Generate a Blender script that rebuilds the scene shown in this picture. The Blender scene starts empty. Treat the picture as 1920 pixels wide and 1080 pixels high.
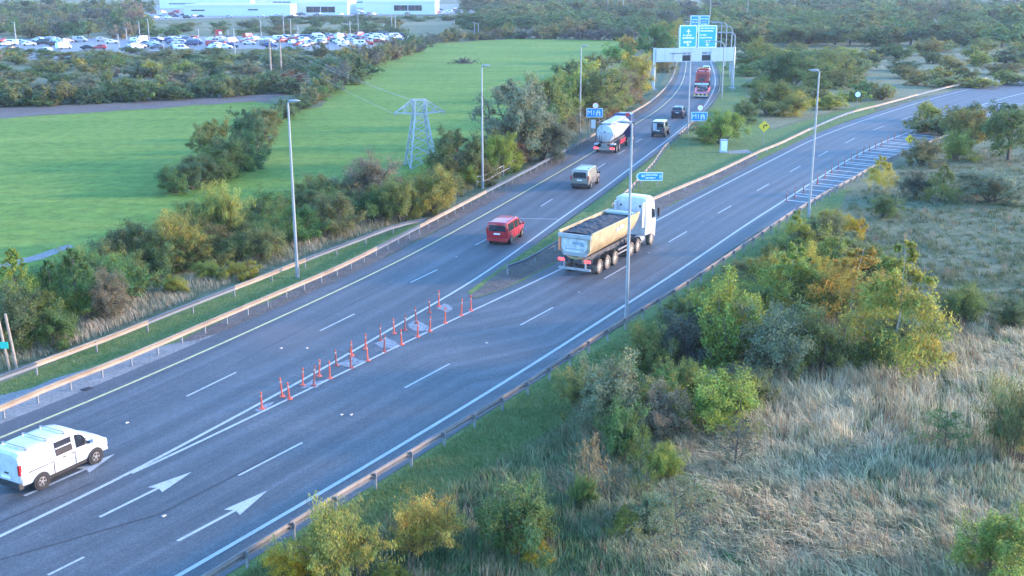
import bpy, math, random
import numpy as np
from mathutils import Vector, Matrix
R = math.radians
rnd = random.Random(7)
nr = np.random.default_rng(11)
sc = bpy.context.scene
C = sc.collection

# ---------------------------------------------------------------- camera, sky, sun, exposure
H, F, YH = 19.5, 2050.0, -33.0          # camera height in m, focal length in px of a 1920 wide frame, horizon row
PITCH = math.atan((540 - YH) / F)
cam = bpy.data.objects.new('camera', bpy.data.cameras.new('camera'))
C.objects.link(cam)
cam.location = (0, 0, H)
cam.rotation_euler = (math.pi / 2 - PITCH, 0, 0)
cam.data.sensor_width = 36
cam.data.lens = F / 1920 * 36
cam.data.clip_end = 6000
sc.camera = cam

SUN_EL, SUN_AZ = 13.0, 8.0               # degrees; azimuth from +X towards +Y
sun_vec = Vector((math.cos(R(SUN_AZ)) * math.cos(R(SUN_EL)), math.sin(R(SUN_AZ)) * math.cos(R(SUN_EL)), math.sin(R(SUN_EL))))
W = bpy.data.worlds.new('World')
sc.world = W
W.use_nodes = True
wn, wl = W.node_tree.nodes, W.node_tree.links
sky = wn.new('ShaderNodeTexSky')
sky.sky_type = 'NISHITA'
sky.sun_disc = False
sky.sun_elevation = R(SUN_EL)
sky.sun_rotation = R(90 - SUN_AZ)
sky.air_density = 1.0
sky.dust_density = 0.5
sky.ozone_density = 5.5
wl.new(sky.outputs[0], wn['Background'].inputs[0])
wn['Background'].inputs[1].default_value = 0.15
sl = bpy.data.lights.new('sun', 'SUN')
sl.energy = 0.85
sl.angle = R(6)
sl.color = (1.0, 0.62, 0.34)
sun = bpy.data.objects.new('sun', sl)
sun.rotation_euler = sun_vec.to_track_quat('Z', 'Y').to_euler()
C.objects.link(sun)
sc.view_settings.view_transform = 'Standard'
sc.view_settings.look = 'None'
sc.view_settings.gamma = 1
sc.view_settings.exposure = 3.2
sc.cycles.max_bounces = 6
sc.cycles.diffuse_bounces = 3
sc.cycles.transparent_max_bounces = 6
sc.cycles.volume_bounces = 0
sc.cycles.use_denoising = True

# ---------------------------------------------------------------- geometry of the site: photograph rows and columns to metres on the ground
CP, SP = math.cos(PITCH), math.sin(PITCH)
def G(x, y):
    u, v = (x - 960) / F, (y - 540) / F
    t = H / (SP + v * CP)
    return np.array([t * u, t * (CP - v * SP)])
def Gz(x, y, z=0.0):
    g = G(x, y)
    return Vector((g[0], g[1], z))
def zat(Y, y):
    v = (y - 540) / F
    return H - Y * (SP + v * CP) / (CP - v * SP)
def mpp(x, y):                            # metres per pixel across the view at a ground point
    Y = G(x, y)[1]
    return (Y * CP + H * SP) / F
def to_px(X, Y, Z=0.0):
    X, Y = np.asarray(X, float), np.asarray(Y, float)
    d = Y * CP + (H - Z) * SP
    return 960 + F * X / d, 540 + F * ((H - Z) * CP - Y * SP) / d

def smooth(pts, step=1.5, n=None):        # Catmull-Rom through ground points, resampled evenly
    P = np.array(pts, float)
    P = np.vstack([2 * P[0] - P[1], P, 2 * P[-1] - P[-2]])
    out = []
    for i in range(1, len(P) - 2):
        p0, p1, p2, p3 = P[i - 1:i + 3]
        t = np.linspace(0, 1, 14, endpoint=False)[:, None]
        d1, d2 = (p2 - p0) * .5, (p3 - p1) * .5
        l = np.linalg.norm(p2 - p1)
        for d in (d1, d2):
            k = np.linalg.norm(d)
            if k > 1.0 * l: d *= 1.0 * l / k
        h = t * t
        out.append((2 * h * t - 3 * h + 1) * p1 + (h * t - 2 * h + t) * d1 + (-2 * h * t + 3 * h) * p2 + (h * t - h) * d2)
    out = np.vstack(out + [P[-2:-1]])
    s = np.concatenate([[0], np.cumsum(np.linalg.norm(np.diff(out, axis=0), axis=1))])
    n = n or max(2, int(s[-1] / step) + 1)
    q = np.linspace(0, s[-1], n)
    r = np.stack([np.interp(q, s, out[:, 0]), np.interp(q, s, out[:, 1])], 1)
    return r
def relax(P, it):
    P = P.copy()
    for _ in range(it):
        P[1:-1] = .5 * P[1:-1] + .25 * (P[:-2] + P[2:])
    return P
def gpath(px, step=1.5, n=None, ext0=0, ext1=0, it=8):
    g = [G(*p) for p in px]
    if ext0: d = g[0] - g[1]; g = [g[0] + d / np.linalg.norm(d) * ext0] + g
    if ext1: d = g[-1] - g[-2]; g = g + [g[-1] + d / np.linalg.norm(d) * ext1]
    return relax(smooth(g, step, n), it)
def normals2(P):
    d = np.gradient(P, axis=0)
    d /= np.linalg.norm(d, axis=1)[:, None] + 1e-9
    return np.stack([-d[:, 1], d[:, 0]], 1)
def offset(P, o): return P + normals2(P) * o

# ---------------------------------------------------------------- mesh helpers
class MB:
    def __init__(s): s.v, s.f, s.m = [], [], []
    def add(s, v, f, m=0):
        o = len(s.v); s.v += [tuple(p) for p in v]; s.f += [tuple(i + o for i in q) for q in f]; s.m += [m] * len(f); return s
    def box(s, c, d, rz=0, ry=0, m=0, taper=1.0):
        x, y, z = d[0] / 2, d[1] / 2, d[2] / 2
        M = Matrix.Translation(c) @ Matrix.Rotation(rz, 4, 'Z') @ Matrix.Rotation(ry, 4, 'Y')
        v = [M @ Vector((a * x * (taper if k > 0 else 1), b * y * (taper if k > 0 else 1), k * z)) for k in (-1, 1) for a, b in ((-1, -1), (1, -1), (1, 1), (-1, 1))]
        return s.add(v, [(3, 2, 1, 0), (4, 5, 6, 7), (0, 1, 5, 4), (1, 2, 6, 5), (2, 3, 7, 6), (3, 0, 4, 7)], m)
    def tube(s, p, q, r0, r1=None, n=8, m=0, caps=True):
        p, q = Vector(p), Vector(q); r1 = r0 if r1 is None else r1
        z = (q - p).normalized(); a = z.orthogonal().normalized(); b = z.cross(a)
        v = [c + (a * math.cos(t) + b * math.sin(t)) * r for c, r in ((p, r0), (q, r1)) for t in [2 * math.pi * i / n for i in range(n)]]
        f = [(i, (i + 1) % n, n + (i + 1) % n, n + i) for i in range(n)]
        if caps: f += [tuple(range(n))[::-1], tuple(range(n, 2 * n))]
        return s.add(v, f, m)
    def lathe(s, prof, n=20, M=Matrix.Identity(4), m=0, cap=True):   # prof: (radius, height) about local Z
        v = [M @ Vector((r * math.cos(t), r * math.sin(t), z)) for r, z in prof for t in [2 * math.pi * i / n for i in range(n)]]
        f = [(k * n + i, k * n + (i + 1) % n, (k + 1) * n + (i + 1) % n, (k + 1) * n + i) for k in range(len(prof) - 1) for i in range(n)]
        if cap: f += [tuple(range(n))[::-1], tuple(range((len(prof) - 1) * n, len(prof) * n))]
        return s.add(v, f, m)
    def rings(s, R_, closed=True, cap=True, m=0):                     # loft a list of equal length point rings
        n = len(R_[0]); v = [p for r in R_ for p in r]; f = []
        for k in range(len(R_) - 1):
            for i in range(n if closed else n - 1):
                j = (i + 1) % n
                f.append((k * n + i, k * n + j, (k + 1) * n + j, (k + 1) * n + i))
        if cap: f += [tuple(range(n))[::-1], tuple(range((len(R_) - 1) * n, len(R_) * n))]
        return s.add(v, f, m)
    def prism(s, poly, d, m=0):                                      # extrude polygon of 3D points by vector d
        n = len(poly); d = Vector(d)
        v = [Vector(p) for p in poly] + [Vector(p) + d for p in poly]
        return s.add(v, [tuple(range(n))[::-1], tuple(range(n, 2 * n))] + [(i, (i + 1) % n, n + (i + 1) % n, n + i) for i in range(n)], m)
    def mesh(s, name, mats, smooth=None):
        me = bpy.data.meshes.new(name); me.from_pydata(s.v, [], s.f); me.update()
        for m in (mats if isinstance(mats, (list, tuple)) else [mats]): me.materials.append(m)
        if any(s.m): me.polygons.foreach_set('material_index', s.m)
        if smooth:
            me.polygons.foreach_set('use_smooth', [True] * len(me.polygons)); me.set_sharp_from_angle(angle=R(smooth))
        return me

def link(name, me, parent=None, loc=None, rz=0, kind=None, label=None, cat=None, group=None, color=None):
    o = bpy.data.objects.new(name, me); C.objects.link(o)
    if parent: o.parent = parent
    if loc is not None: o.location = loc
    if rz: o.rotation_euler = (0, 0, rz)
    if kind: o['kind'] = kind
    if label: o['label'] = label
    if cat: o['category'] = cat
    if group: o['group'] = group
    if color: o.color = (*color, 1)
    return o
def part(name, mb, mat, parent, smooth=None, **k): return link(name, mb.mesh(name, mat, smooth), parent, **k)
def thing(name, label, cat, loc=(0, 0, 0), rz=0, group=None): return link(name, None, loc=loc, rz=rz, label=label, cat=cat, group=group)
def copy_tree(o, parent=None):
    c = o.copy(); C.objects.link(c); c.parent = parent
    for ch in list(o.children): copy_tree(ch, c)
    return c

# ---------------------------------------------------------------- materials
def nodes(name):
    m = bpy.data.materials.new(name); m.use_nodes = True
    nt = m.node_tree; return m, nt, nt.nodes['Principled BSDF']
def N(nt, t, **k):
    n = nt.nodes.new(t)
    for a, b in k.items():
        if a in n.inputs.keys(): n.inputs[a].default_value = b
        else: setattr(n, a, b)
    return n
def noise(nt, vec, scale, detail=4, rough=.6):
    n = N(nt, 'ShaderNodeTexNoise'); n.inputs['Scale'].default_value = scale; n.inputs['Detail'].default_value = detail; n.inputs['Roughness'].default_value = rough
    nt.links.new(vec, n.inputs['Vector']); return n.outputs['Fac']
def ramp(nt, fac, stops):
    r = N(nt, 'ShaderNodeValToRGB'); e = r.color_ramp.elements
    while len(e) < len(stops): e.new(.5)
    for k, (p, c) in zip(e, stops): k.position = p; k.color = (*c, 1) if len(c) == 3 else c
    nt.links.new(fac, r.inputs[0]); return r.outputs[0]
def mixc(nt, fac, a, b, mode='MIX'):
    n = N(nt, 'ShaderNodeMix', data_type='RGBA', blend_type=mode)
    for sock, val in ((n.inputs[0], fac), (n.inputs[6], a), (n.inputs[7], b)):
        if hasattr(val, 'is_linked'): nt.links.new(val, sock)
        else: sock.default_value = val if isinstance(val, float) else (*val, 1)
    return n.outputs[2]
def coord(nt, kind='Object'): return N(nt, 'ShaderNodeTexCoord').outputs[kind]
def position(nt): return N(nt, 'ShaderNodeNewGeometry').outputs['Position']
def bump(nt, b, h, strength=.3, dist=.02):
    n = N(nt, 'ShaderNodeBump'); n.inputs['Strength'].default_value = strength; n.inputs['Distance'].default_value = dist
    nt.links.new(h, n.inputs['Height']); nt.links.new(n.outputs[0], b.inputs['Normal'])

def plain(name, col, rough=.5, metal=0.0, var=.15, scale=3.0, coat=0.0, spec=.5):
    m, nt, b = nodes(name)
    f = noise(nt, coord(nt), scale)
    c = ramp(nt, f, [(.3, tuple(x * (1 - var) for x in col)), (.7, tuple(min(1, x * (1 + var)) for x in col))])
    nt.links.new(c, b.inputs['Base Color'])
    b.inputs['Roughness'].default_value = rough; b.inputs['Metallic'].default_value = metal
    b.inputs['Coat Weight'].default_value = coat; b.inputs['Specular IOR Level'].default_value = spec
    return m
def emis(name, col, strength, base=None):
    m, nt, b = nodes(name)
    b.inputs['Base Color'].default_value = (*(base or col), 1)
    b.inputs['Emission Color'].default_value = (*col, 1); b.inputs['Emission Strength'].default_value = strength
    b.inputs['Roughness'].default_value = .3
    return m
def paint(name):                                            # colour comes from the object
    m, nt, b = nodes(name)
    o = N(nt, 'ShaderNodeObjectInfo')
    f = noise(nt, coord(nt), 2.5)
    nt.links.new(mixc(nt, 1.0, o.outputs['Color'], ramp(nt, f, [(.3, (.84,) * 3), (.7, (1,) * 3)]), 'MULTIPLY'), b.inputs['Base Color'])
    b.inputs['Roughness'].default_value = .3; b.inputs['Coat Weight'].default_value = .35; b.inputs['Coat Roughness'].default_value = .08
    return m

M = {}
M['white_paint'] = plain('white_paint', (.5, .51, .52), .35, var=.14, coat=.3)
M['red_paint'] = plain('red_paint', (.42, .02, .025), .3, var=.15, coat=.4)
M['beige_paint'] = plain('beige_paint', (.26, .23, .19), .35, metal=.3, var=.08, coat=.3)
M['grey_paint'] = plain('grey_paint', (.1, .125, .135), .35, metal=.3, var=.1, coat=.3)
M['dark_paint'] = plain('dark_paint', (.06, .06, .075), .3, metal=.3, var=.1, coat=.4)
M['navy_paint'] = plain('navy_paint', (.02, .035, .12), .3, var=.1, coat=.4)
M['orange_paint'] = plain('orange_paint', (.75, .22, .1), .4, var=.1, coat=.3)
M['car_paint'] = paint('car_paint')
M['glass'] = plain('dark_glass', (.02, .024, .03), .06, var=.3, spec=.9)
M['black'] = plain('black_plastic', (.018, .018, .02), .55, var=.3)
M['tyre'] = plain('tyre_rubber', (.025, .024, .023), .85, var=.3)
M['dusty_tyre'] = plain('dusty_tyre', (.14, .115, .085), .9, var=.35, scale=5)
M['rail_sky'] = plain('sky_toned_rail', (.085, .1, .115), .55, metal=.1, var=.15, scale=.8)  # same beam steel, with sky reflection put into the colour
M['rim'] = plain('wheel_metal', (.36, .35, .34), .4, metal=.6, var=.15)
M['dusty_rim'] = plain('dusty_wheel', (.5, .43, .33), .7, metal=.1, var=.25, scale=6)
M['chassis'] = plain('chassis_steel', (.07, .07, .075), .7, var=.4)
M['tipper'] = plain('tipper_paint', (.38, .285, .15), .6, var=.28, scale=1.6)
M['tipper_grey'] = plain('tipper_rear', (.3, .31, .31), .6, var=.2, scale=2)
M['load'] = plain('dark_aggregate', (.04, .042, .046), .95, var=.5, scale=6)
M['tail_red'] = emis('tail_lamp_red', (1, .05, .06), .55, (.6, .02, .02))
M['tail_off'] = plain('tail_lens', (.4, .02, .02), .2, var=.1)
M['amber'] = plain('amber_lens', (.8, .3, .03), .25, var=.1)
M['head'] = plain('headlight_lens', (.7, .72, .74), .1, var=.1, spec=.8)
M['plate'] = plain('number_plate', (.8, .8, .78), .5, var=.05)
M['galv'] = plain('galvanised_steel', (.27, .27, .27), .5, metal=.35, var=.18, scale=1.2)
M['rail'] = plain('sun_toned_rail', (.27, .2, .135), .65, metal=.0, var=.22, scale=.8)  # beam steel with the warm sunlight put into its colour
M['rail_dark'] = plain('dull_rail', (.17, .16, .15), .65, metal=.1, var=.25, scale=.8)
M['pylon'] = plain('pylon_steel', (.36, .38, .39), .55, metal=.3, var=.2)
M['pole'] = plain('lamp_pole_steel', (.3, .31, .32), .45, metal=.3, var=.15, scale=.7)
M['concrete'] = plain('concrete', (.36, .35, .33), .9, var=.2)
M['sign_blue'] = plain('sign_blue', (.01, .28, .72), .45, var=.06)
M['gantry_blue'] = plain('gantry_sign_blue', (.01, .36, .62), .45, var=.05)
M['sign_white'] = plain('sign_white', (.82, .82, .82), .45, var=.04)
M['sign_grey'] = plain('sign_back_grey', (.3, .31, .32), .6, var=.1)
M['sign_yellow'] = plain('sign_yellow', (.8, .5, .02), .45, var=.05)
M['sign_red'] = plain('sign_red', (.6, .03, .03), .45, var=.05)
M['sign_green'] = plain('sign_green', (.03, .5, .36), .45, var=.06)
M['cladding'] = plain('gantry_cladding', (.46, .5, .54), .5, metal=.2, var=.08)
M['timber'] = plain('weathered_timber', (.32, .25, .19), .85, var=.3, scale=2)
M['bollard'] = plain('bollard_orange', (.62, .1, .05), .55, var=.2)
M['bollard_dull'] = plain('bollard_dark', (.3, .07, .05), .7, var=.3)  # darker, browner orange for some of the bollards
M['white_wall'] = plain('white_cladding', (.6, .63, .66), .6, var=.05)
M['roof_grey'] = plain('pale_roof', (.5, .54, .58), .6, var=.08)
M['brick'] = plain('reddish_wall', (.3, .14, .12), .85, var=.2)
M['bark'] = plain('bark', (.1, .08, .06), .9, var=.4, scale=8)
M['pale_bark'] = plain('birch_bark', (.34, .32, .29), .85, var=.3, scale=8)

def leaf_mat():
    m, nt, b = nodes('foliage')
    o = N(nt, 'ShaderNodeObjectInfo'); a = N(nt, 'ShaderNodeAttribute', attribute_name='tint')
    c = mixc(nt, 1.0, o.outputs['Color'], a.outputs['Color'], 'MULTIPLY')
    h = N(nt, 'ShaderNodeHueSaturation'); nt.links.new(c, h.inputs['Color'])
    mr = N(nt, 'ShaderNodeMapRange'); nt.links.new(o.outputs['Random'], mr.inputs[0]); mr.inputs[3].default_value = .47; mr.inputs[4].default_value = .53
    nt.links.new(mr.outputs[0], h.inputs['Hue'])
    nt.links.new(h.outputs[0], b.inputs['Base Color'])
    b.inputs['Roughness'].default_value = .6; b.inputs['Specular IOR Level'].default_value = .25
    t = N(nt, 'ShaderNodeBsdfTranslucent'); nt.links.new(h.outputs[0], t.inputs['Color'])
    mx = N(nt, 'ShaderNodeMixShader'); mx.inputs[0].default_value = .5
    nt.links.new(b.outputs[0], mx.inputs[1]); nt.links.new(t.outputs[0], mx.inputs[2])
    nt.links.new(mx.outputs[0], nt.nodes['Material Output'].inputs[0])
    return m
M['leaf'] = leaf_mat()
def blade_mat():
    m, nt, b = nodes('grass_blades')
    a = N(nt, 'ShaderNodeAttribute', attribute_name='tint')
    nt.links.new(a.outputs['Color'], b.inputs['Base Color']); b.inputs['Roughness'].default_value = .7; b.inputs['Specular IOR Level'].default_value = .2
    t = N(nt, 'ShaderNodeBsdfTranslucent'); nt.links.new(a.outputs['Color'], t.inputs['Color'])
    mx = N(nt, 'ShaderNodeMixShader'); mx.inputs[0].default_value = .3
    nt.links.new(b.outputs[0], mx.inputs[1]); nt.links.new(t.outputs[0], mx.inputs[2]); nt.links.new(mx.outputs[0], nt.nodes['Material Output'].inputs[0])
    return m
M['blade'] = blade_mat()

def _div(nt, v, k):
    n = N(nt, 'ShaderNodeMath', operation='DIVIDE'); nt.links.new(v, n.inputs[0]); n.inputs[1].default_value = k; return n.outputs[0]
def asphalt(name, lo, hi, stain=None):
    m, nt, b = nodes(name)
    uv = N(nt, 'ShaderNodeUVMap').outputs[0]; p = position(nt)
    mp = N(nt, 'ShaderNodeMapping'); mp.inputs['Scale'].default_value = (1.6, .03, 1); nt.links.new(uv, mp.inputs[0])
    streak = noise(nt, mp.outputs[0], 1.0, 3)
    c = ramp(nt, streak, [(.34, tuple(x * .82 for x in lo)), (.5, tuple((x + y) / 2 for x, y in zip(lo, hi))), (.66, tuple(x * 1.12 for x in hi))])
    big = noise(nt, p, .12, 4)
    c = mixc(nt, .5, c, ramp(nt, big, [(.3, tuple(x * .75 for x in lo)), (.7, tuple(x * 1.25 for x in hi))]))
    spk = noise(nt, p, 14, 3, .85)
    c = mixc(nt, .85, c, ramp(nt, spk, [(.28, (.5,) * 3), (.5, (1,) * 3), (.74, (1.9,) * 3)]), 'MULTIPLY')
    # wheel paths, polished darker by traffic, about 1.9 m apart
    sx = N(nt, 'ShaderNodeSeparateXYZ'); nt.links.new(uv, sx.inputs[0]); sn = N(nt, 'ShaderNodeMath', operation='MULTIPLY'); nt.links.new(sx.outputs[0], sn.inputs[0]); sn.inputs[1].default_value = 3.3
    s2 = N(nt, 'ShaderNodeMath', operation='SINE'); nt.links.new(sn.outputs[0], s2.inputs[0]); s3 = N(nt, 'ShaderNodeMath', operation='MULTIPLY_ADD'); nt.links.new(s2.outputs[0], s3.inputs[0]); s3.inputs[1].default_value = .5; s3.inputs[2].default_value = .5
    c = mixc(nt, .8, c, ramp(nt, s3.outputs[0], [(.1, (.84,) * 3), (.9, (1.12,) * 3)]), 'MULTIPLY')
    cr = noise(nt, p, .9, 6, .75)
    c = mixc(nt, .35, c, ramp(nt, cr, [(.42, (1,) * 3), (.5, (.6,) * 3), (.58, (1,) * 3)]), 'MULTIPLY')
    if stain is not None:                                   # rusty spill with a shape of its own
        dn = N(nt, 'ShaderNodeVectorMath', operation='DISTANCE'); nt.links.new(p, dn.inputs[0]); dn.inputs[1].default_value = (*stain, .05)
        ad = N(nt, 'ShaderNodeMath', operation='MULTIPLY_ADD'); nt.links.new(big, ad.inputs[0]); ad.inputs[1].default_value = 4.0; nt.links.new(dn.outputs['Value'], ad.inputs[2])
        c = mixc(nt, ramp(nt, _div(nt, ad.outputs[0], 8.0), [(.35, (.4,) * 3), (.7, (0,) * 3)]), c, (.17, .12, .1))
    nt.links.new(c, b.inputs['Base Color'])
    r = ramp(nt, big, [(.3, (.62,) * 3), (.7, (.8,) * 3)]); nt.links.new(r, b.inputs['Roughness'])
    bump(nt, b, spk, .35, .01)
    return m
M['asphalt'] = asphalt('asphalt', (.053, .061, .065), (.092, .1, .104), tuple(G(538, 632)))
M['tarmac'] = asphalt('pale_tarmac', (.17, .17, .17), (.24, .24, .24))
def line_mat(name, col, th=(.3, .46)):
    m, nt, b = nodes(name)
    p = position(nt)
    wear = noise(nt, p, 9, 5, .75)
    c = mixc(nt, ramp(nt, wear, [(th[0], (0,) * 3), (th[1], (1,) * 3)]), (.11, .112, .115), col)
    c = mixc(nt, .5, c, ramp(nt, noise(nt, p, 1.1), [(.3, (.7,) * 3), (.7, (1,) * 3)]), 'MULTIPLY')
    nt.links.new(c, b.inputs['Base Color']); b.inputs['Roughness'].default_value = .6
    return m
M['line_white'] = line_mat('road_paint_white', (.43, .44, .43))
M['line_yellow'] = line_mat('road_paint_yellow', (.6, .52, .22))
M['line_worn'] = line_mat('road_paint_worn', (.42, .42, .41))
M['line_patchy'] = line_mat('road_paint_patchy', (.34, .35, .36), (.42, .62))

def ground_mat(name, cols, scales=(.05, .4, 3.0), rough=.95, bstr=.5):
    m, nt, b = nodes(name)
    p = position(nt)
    c = ramp(nt, noise(nt, p, scales[0], 5), [(.36, cols[0]), (.62, cols[1])])
    c2 = ramp(nt, noise(nt, p, scales[1], 6, .7), [(.38, cols[2]), (.62, cols[3])])
    c = mixc(nt, .5, c, c2)
    f = noise(nt, p, scales[2], 6, .75)
    c = mixc(nt, .8, c, ramp(nt, f, [(.3, (.5,) * 3), (.5, (1,) * 3), (.72, (1.5,) * 3)]), 'MULTIPLY')
    nt.links.new(c, b.inputs['Base Color']); b.inputs['Roughness'].default_value = rough; b.inputs['Specular IOR Level'].default_value = .15
    bump(nt, b, f, bstr, .15)
    return m
M['meadow'] = ground_mat('meadow', ((.1, .13, .065), (.17, .165, .09), (.08, .11, .05), (.2, .19, .11)))
M['turf'] = ground_mat('turf', ((.09, .16, .045), (.14, .19, .055), (.08, .145, .04), (.18, .2, .08)), (.3, 1.2, 8))
def field_mat():
    m, nt, b = nodes('pasture'); p = position(nt)
    mp = N(nt, 'ShaderNodeMapping'); mp.inputs['Rotation'].default_value = (0, 0, R(12)); mp.inputs['Scale'].default_value = (.02, .22, 1); nt.links.new(p, mp.inputs[0])
    c = ramp(nt, noise(nt, mp.outputs[0], 1.0, 5, .65), [(.32, (.08, .165, .02)), (.5, (.135, .22, .03)), (.68, (.23, .28, .045))])
    c2 = ramp(nt, noise(nt, p, .045, 6, .7), [(.3, (.075, .15, .022)), (.5, (.125, .2, .032)), (.7, (.2, .25, .05))])
    c = mixc(nt, .5, c, c2)
    f = noise(nt, p, .7, 7, .8)
    c = mixc(nt, .85, c, ramp(nt, f, [(.3, (.5,) * 3), (.5, (1,) * 3), (.7, (1.45,) * 3)]), 'MULTIPLY')
    nt.links.new(c, b.inputs['Base Color']); b.inputs['Roughness'].default_value = .9; b.inputs['Specular IOR Level'].default_value = .15
    bump(nt, b, f, .6, .2)
    return m
M['field'] = field_mat()
M['soil'] = ground_mat('soil', ((.12, .1, .09), (.16, .14, .12), (.1, .085, .075), (.17, .14, .12)), (.2, 1, 6))
M['straw'] = ground_mat('straw', ((.22, .2, .12), (.15, .17, .08), (.25, .22, .13), (.11, .14, .06)), (.06, .3, 2))
M['dirty_concrete'] = ground_mat('dirty_concrete', ((.22, .22, .21), (.28, .27, .25), (.17, .16, .15), (.26, .25, .23)), (.3, 1, 7), .85, .3)

# ---------------------------------------------------------------- the setting: ground, fields, roads
def Gat(x, y, z): return G(x, y) * (H - z) / H
def sheet(name, pts, z, mat, kind='structure', jit=0.0, step=3.0, parent=None):
    P = np.array(pts, float); out = []
    for i in range(len(P)):
        a, b = P[i], P[(i + 1) % len(P)]; n = max(1, int(np.linalg.norm(b - a) / step)) if jit else 1
        for k in range(n): out.append(a + (b - a) * k / n)
    out = np.array(out)
    if jit: out = out + nr.normal(0, jit, out.shape)
    me = bpy.data.meshes.new(name); me.from_pydata([(p[0], p[1], z) for p in out], [], [tuple(range(len(out)))]); me.update(); me.materials.append(mat)
    if me.polygons[0].normal.z < 0: me.flip_normals()
    return link(name, me, parent, kind=None if parent else kind)
def pxsheet(name, px, z, mat, **k): return sheet(name, [G(*p) for p in px], z, mat, **k)
def ribbon(name, A, B, z, mat, kind='structure', parent=None, cross=1):
    n = len(A); vs = []; uv = []
    s = np.concatenate([[0], np.cumsum(np.linalg.norm(np.diff((A + B) / 2, axis=0), axis=1))])
    for i in range(n):
        w = np.linalg.norm(B[i] - A[i])
        for k in range(cross + 1):
            q = A[i] + (B[i] - A[i]) * k / cross; vs.append((q[0], q[1], z)); uv.append((w * k / cross, s[i]))
    c = cross + 1
    fs = [(i * c + k, i * c + k + 1, (i + 1) * c + k + 1, (i + 1) * c + k) for i in range(n - 1) for k in range(cross)]
    me = bpy.data.meshes.new(name); me.from_pydata(vs, [], fs); me.update()
    if me.polygons[0].normal.z < 0: me.flip_normals()
    ul = me.uv_layers.new(name='UVMap')
    li = np.zeros(len(me.loops), int); me.loops.foreach_get('vertex_index', li)
    ul.data.foreach_set('uv', np.array(uv)[li].ravel())
    me.materials.append(mat)
    return link(name, me, parent, kind=None if parent else kind)

# ground: one sheet to the horizon, gently uneven away from the carriageways
gx = np.concatenate([np.linspace(-3000, -200, 15)[:-1], np.linspace(-200, 220, 106), np.linspace(220, 3000, 15)[1:]])
gy = np.concatenate([np.linspace(-300, 10, 6)[:-1], np.linspace(10, 400, 98), np.linspace(400, 4500, 22)[1:]])
XX, YY = np.meshgrid(gx, gy)
vs = np.stack([XX.ravel(), YY.ravel(), np.zeros(XX.size)], 1)
nx, ny = len(gx), len(gy)
fs = [(j * nx + i, j * nx + i + 1, (j + 1) * nx + i + 1, (j + 1) * nx + i) for j in range(ny - 1) for i in range(nx - 1)]
me = bpy.data.meshes.new('ground'); me.from_pydata(vs.tolist(), [], fs); me.update(); me.materials.append(M['meadow'])
link('ground', me, kind='structure')

pxsheet('field', [(-420, 232), (0, 221), (240, 206), (470, 190), (530, 196), (508, 232), (480, 320), (560, 352), (620, 372), (540, 410), (440, 440), (330, 455), (240, 490), (120, 520), (0, 560), (-420, 660)], .02, M['field'], jit=.7)
pxsheet('field', [(598, 200), (640, 152), (700, 118), (800, 83), (960, 73), (1200, 76), (1190, 100), (1120, 130), (1000, 180), (900, 275), (830, 345), (720, 372), (620, 375), (520, 360), (465, 345), (490, 260), (505, 225)], .024, M['field'], jit=.7)
pxsheet('earth_bank', [(-420, 214), (0, 204), (240, 192), (480, 178), (545, 172), (500, 190), (470, 191), (240, 207), (0, 222), (-420, 233)], .03, M['soil'], jit=.5)
pxsheet('field_path', [(-60, 510), (0, 497), (60, 480), (130, 458), (140, 463), (80, 486), (0, 505), (-60, 518)], .028, M['dirty_concrete'], jit=.15)
pxsheet('car_park', [(-200, 118), (0, 105), (60, 114), (190, 103), (330, 99), (470, 91), (540, 94), (600, 97), (700, 90), (775, 68), (640, 66), (400, 69), (250, 70), (0, 74), (-200, 77)], .03, M['tarmac'])
pxsheet('showroom_forecourt', [(262, 38), (400, 34), (640, 30), (840, 26), (900, 24), (900, 8), (600, 6), (262, 10)], .03, M['tarmac'])
pxsheet('dry_meadow', [(1385, 92), (1520, 84), (1700, 80), (1960, 80), (1960, 150), (1700, 185), (1600, 200), (1500, 225), (1440, 245), (1400, 215), (1390, 150)], .02, M['straw'])
pxsheet('dry_meadow', [(290, 46), (420, 42), (420, 56), (300, 60)], .02, M['straw'], jit=.8)
pxsheet('dry_meadow', [(555, 45), (900, 38), (900, 44), (560, 53)], .02, M['straw'], jit=.8)
pxsheet('dry_meadow', [(200, 135), (420, 130), (600, 132), (570, 142), (380, 148), (200, 150)], .02, M['straw'], jit=.8)

# left carriageway
L_left = [(0, 823), (130, 770), (247, 720), (400, 653), (640, 543), (780, 474), (920, 397), (985, 360), (1113, 285), (1190, 234), (1234, 206), (1264, 178.5), (1278.5, 156), (1285, 134), (1287, 114)]
L_right = [(0, 1008), (260, 883), (367, 822), (483, 762), (640, 673), (827, 563), (880, 533), (969, 471), (1047, 414), (1121, 362), (1187, 312), (1220, 287), (1253, 262), (1290, 232), (1314, 208), (1330, 186), (1340, 164), (1341, 149), (1338, 132), (1333, 117)]
n = 260
Ll = gpath(L_left, n=n, ext0=45, ext1=120)
Lr = gpath(L_right, n=n, ext0=38, ext1=120)
road_left = ribbon('road', offset(Ll, 1.35), offset(Lr, -.75), .050, M['asphalt'], cross=6)
ribbon('edge_line', offset(Ll, .08), offset(Ll, -.08), .058, M['line_yellow'], parent=road_left)
ribbon('edge_line', offset(Lr, .09), offset(Lr, -.09), .058, M['line_white'], parent=road_left)
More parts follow.
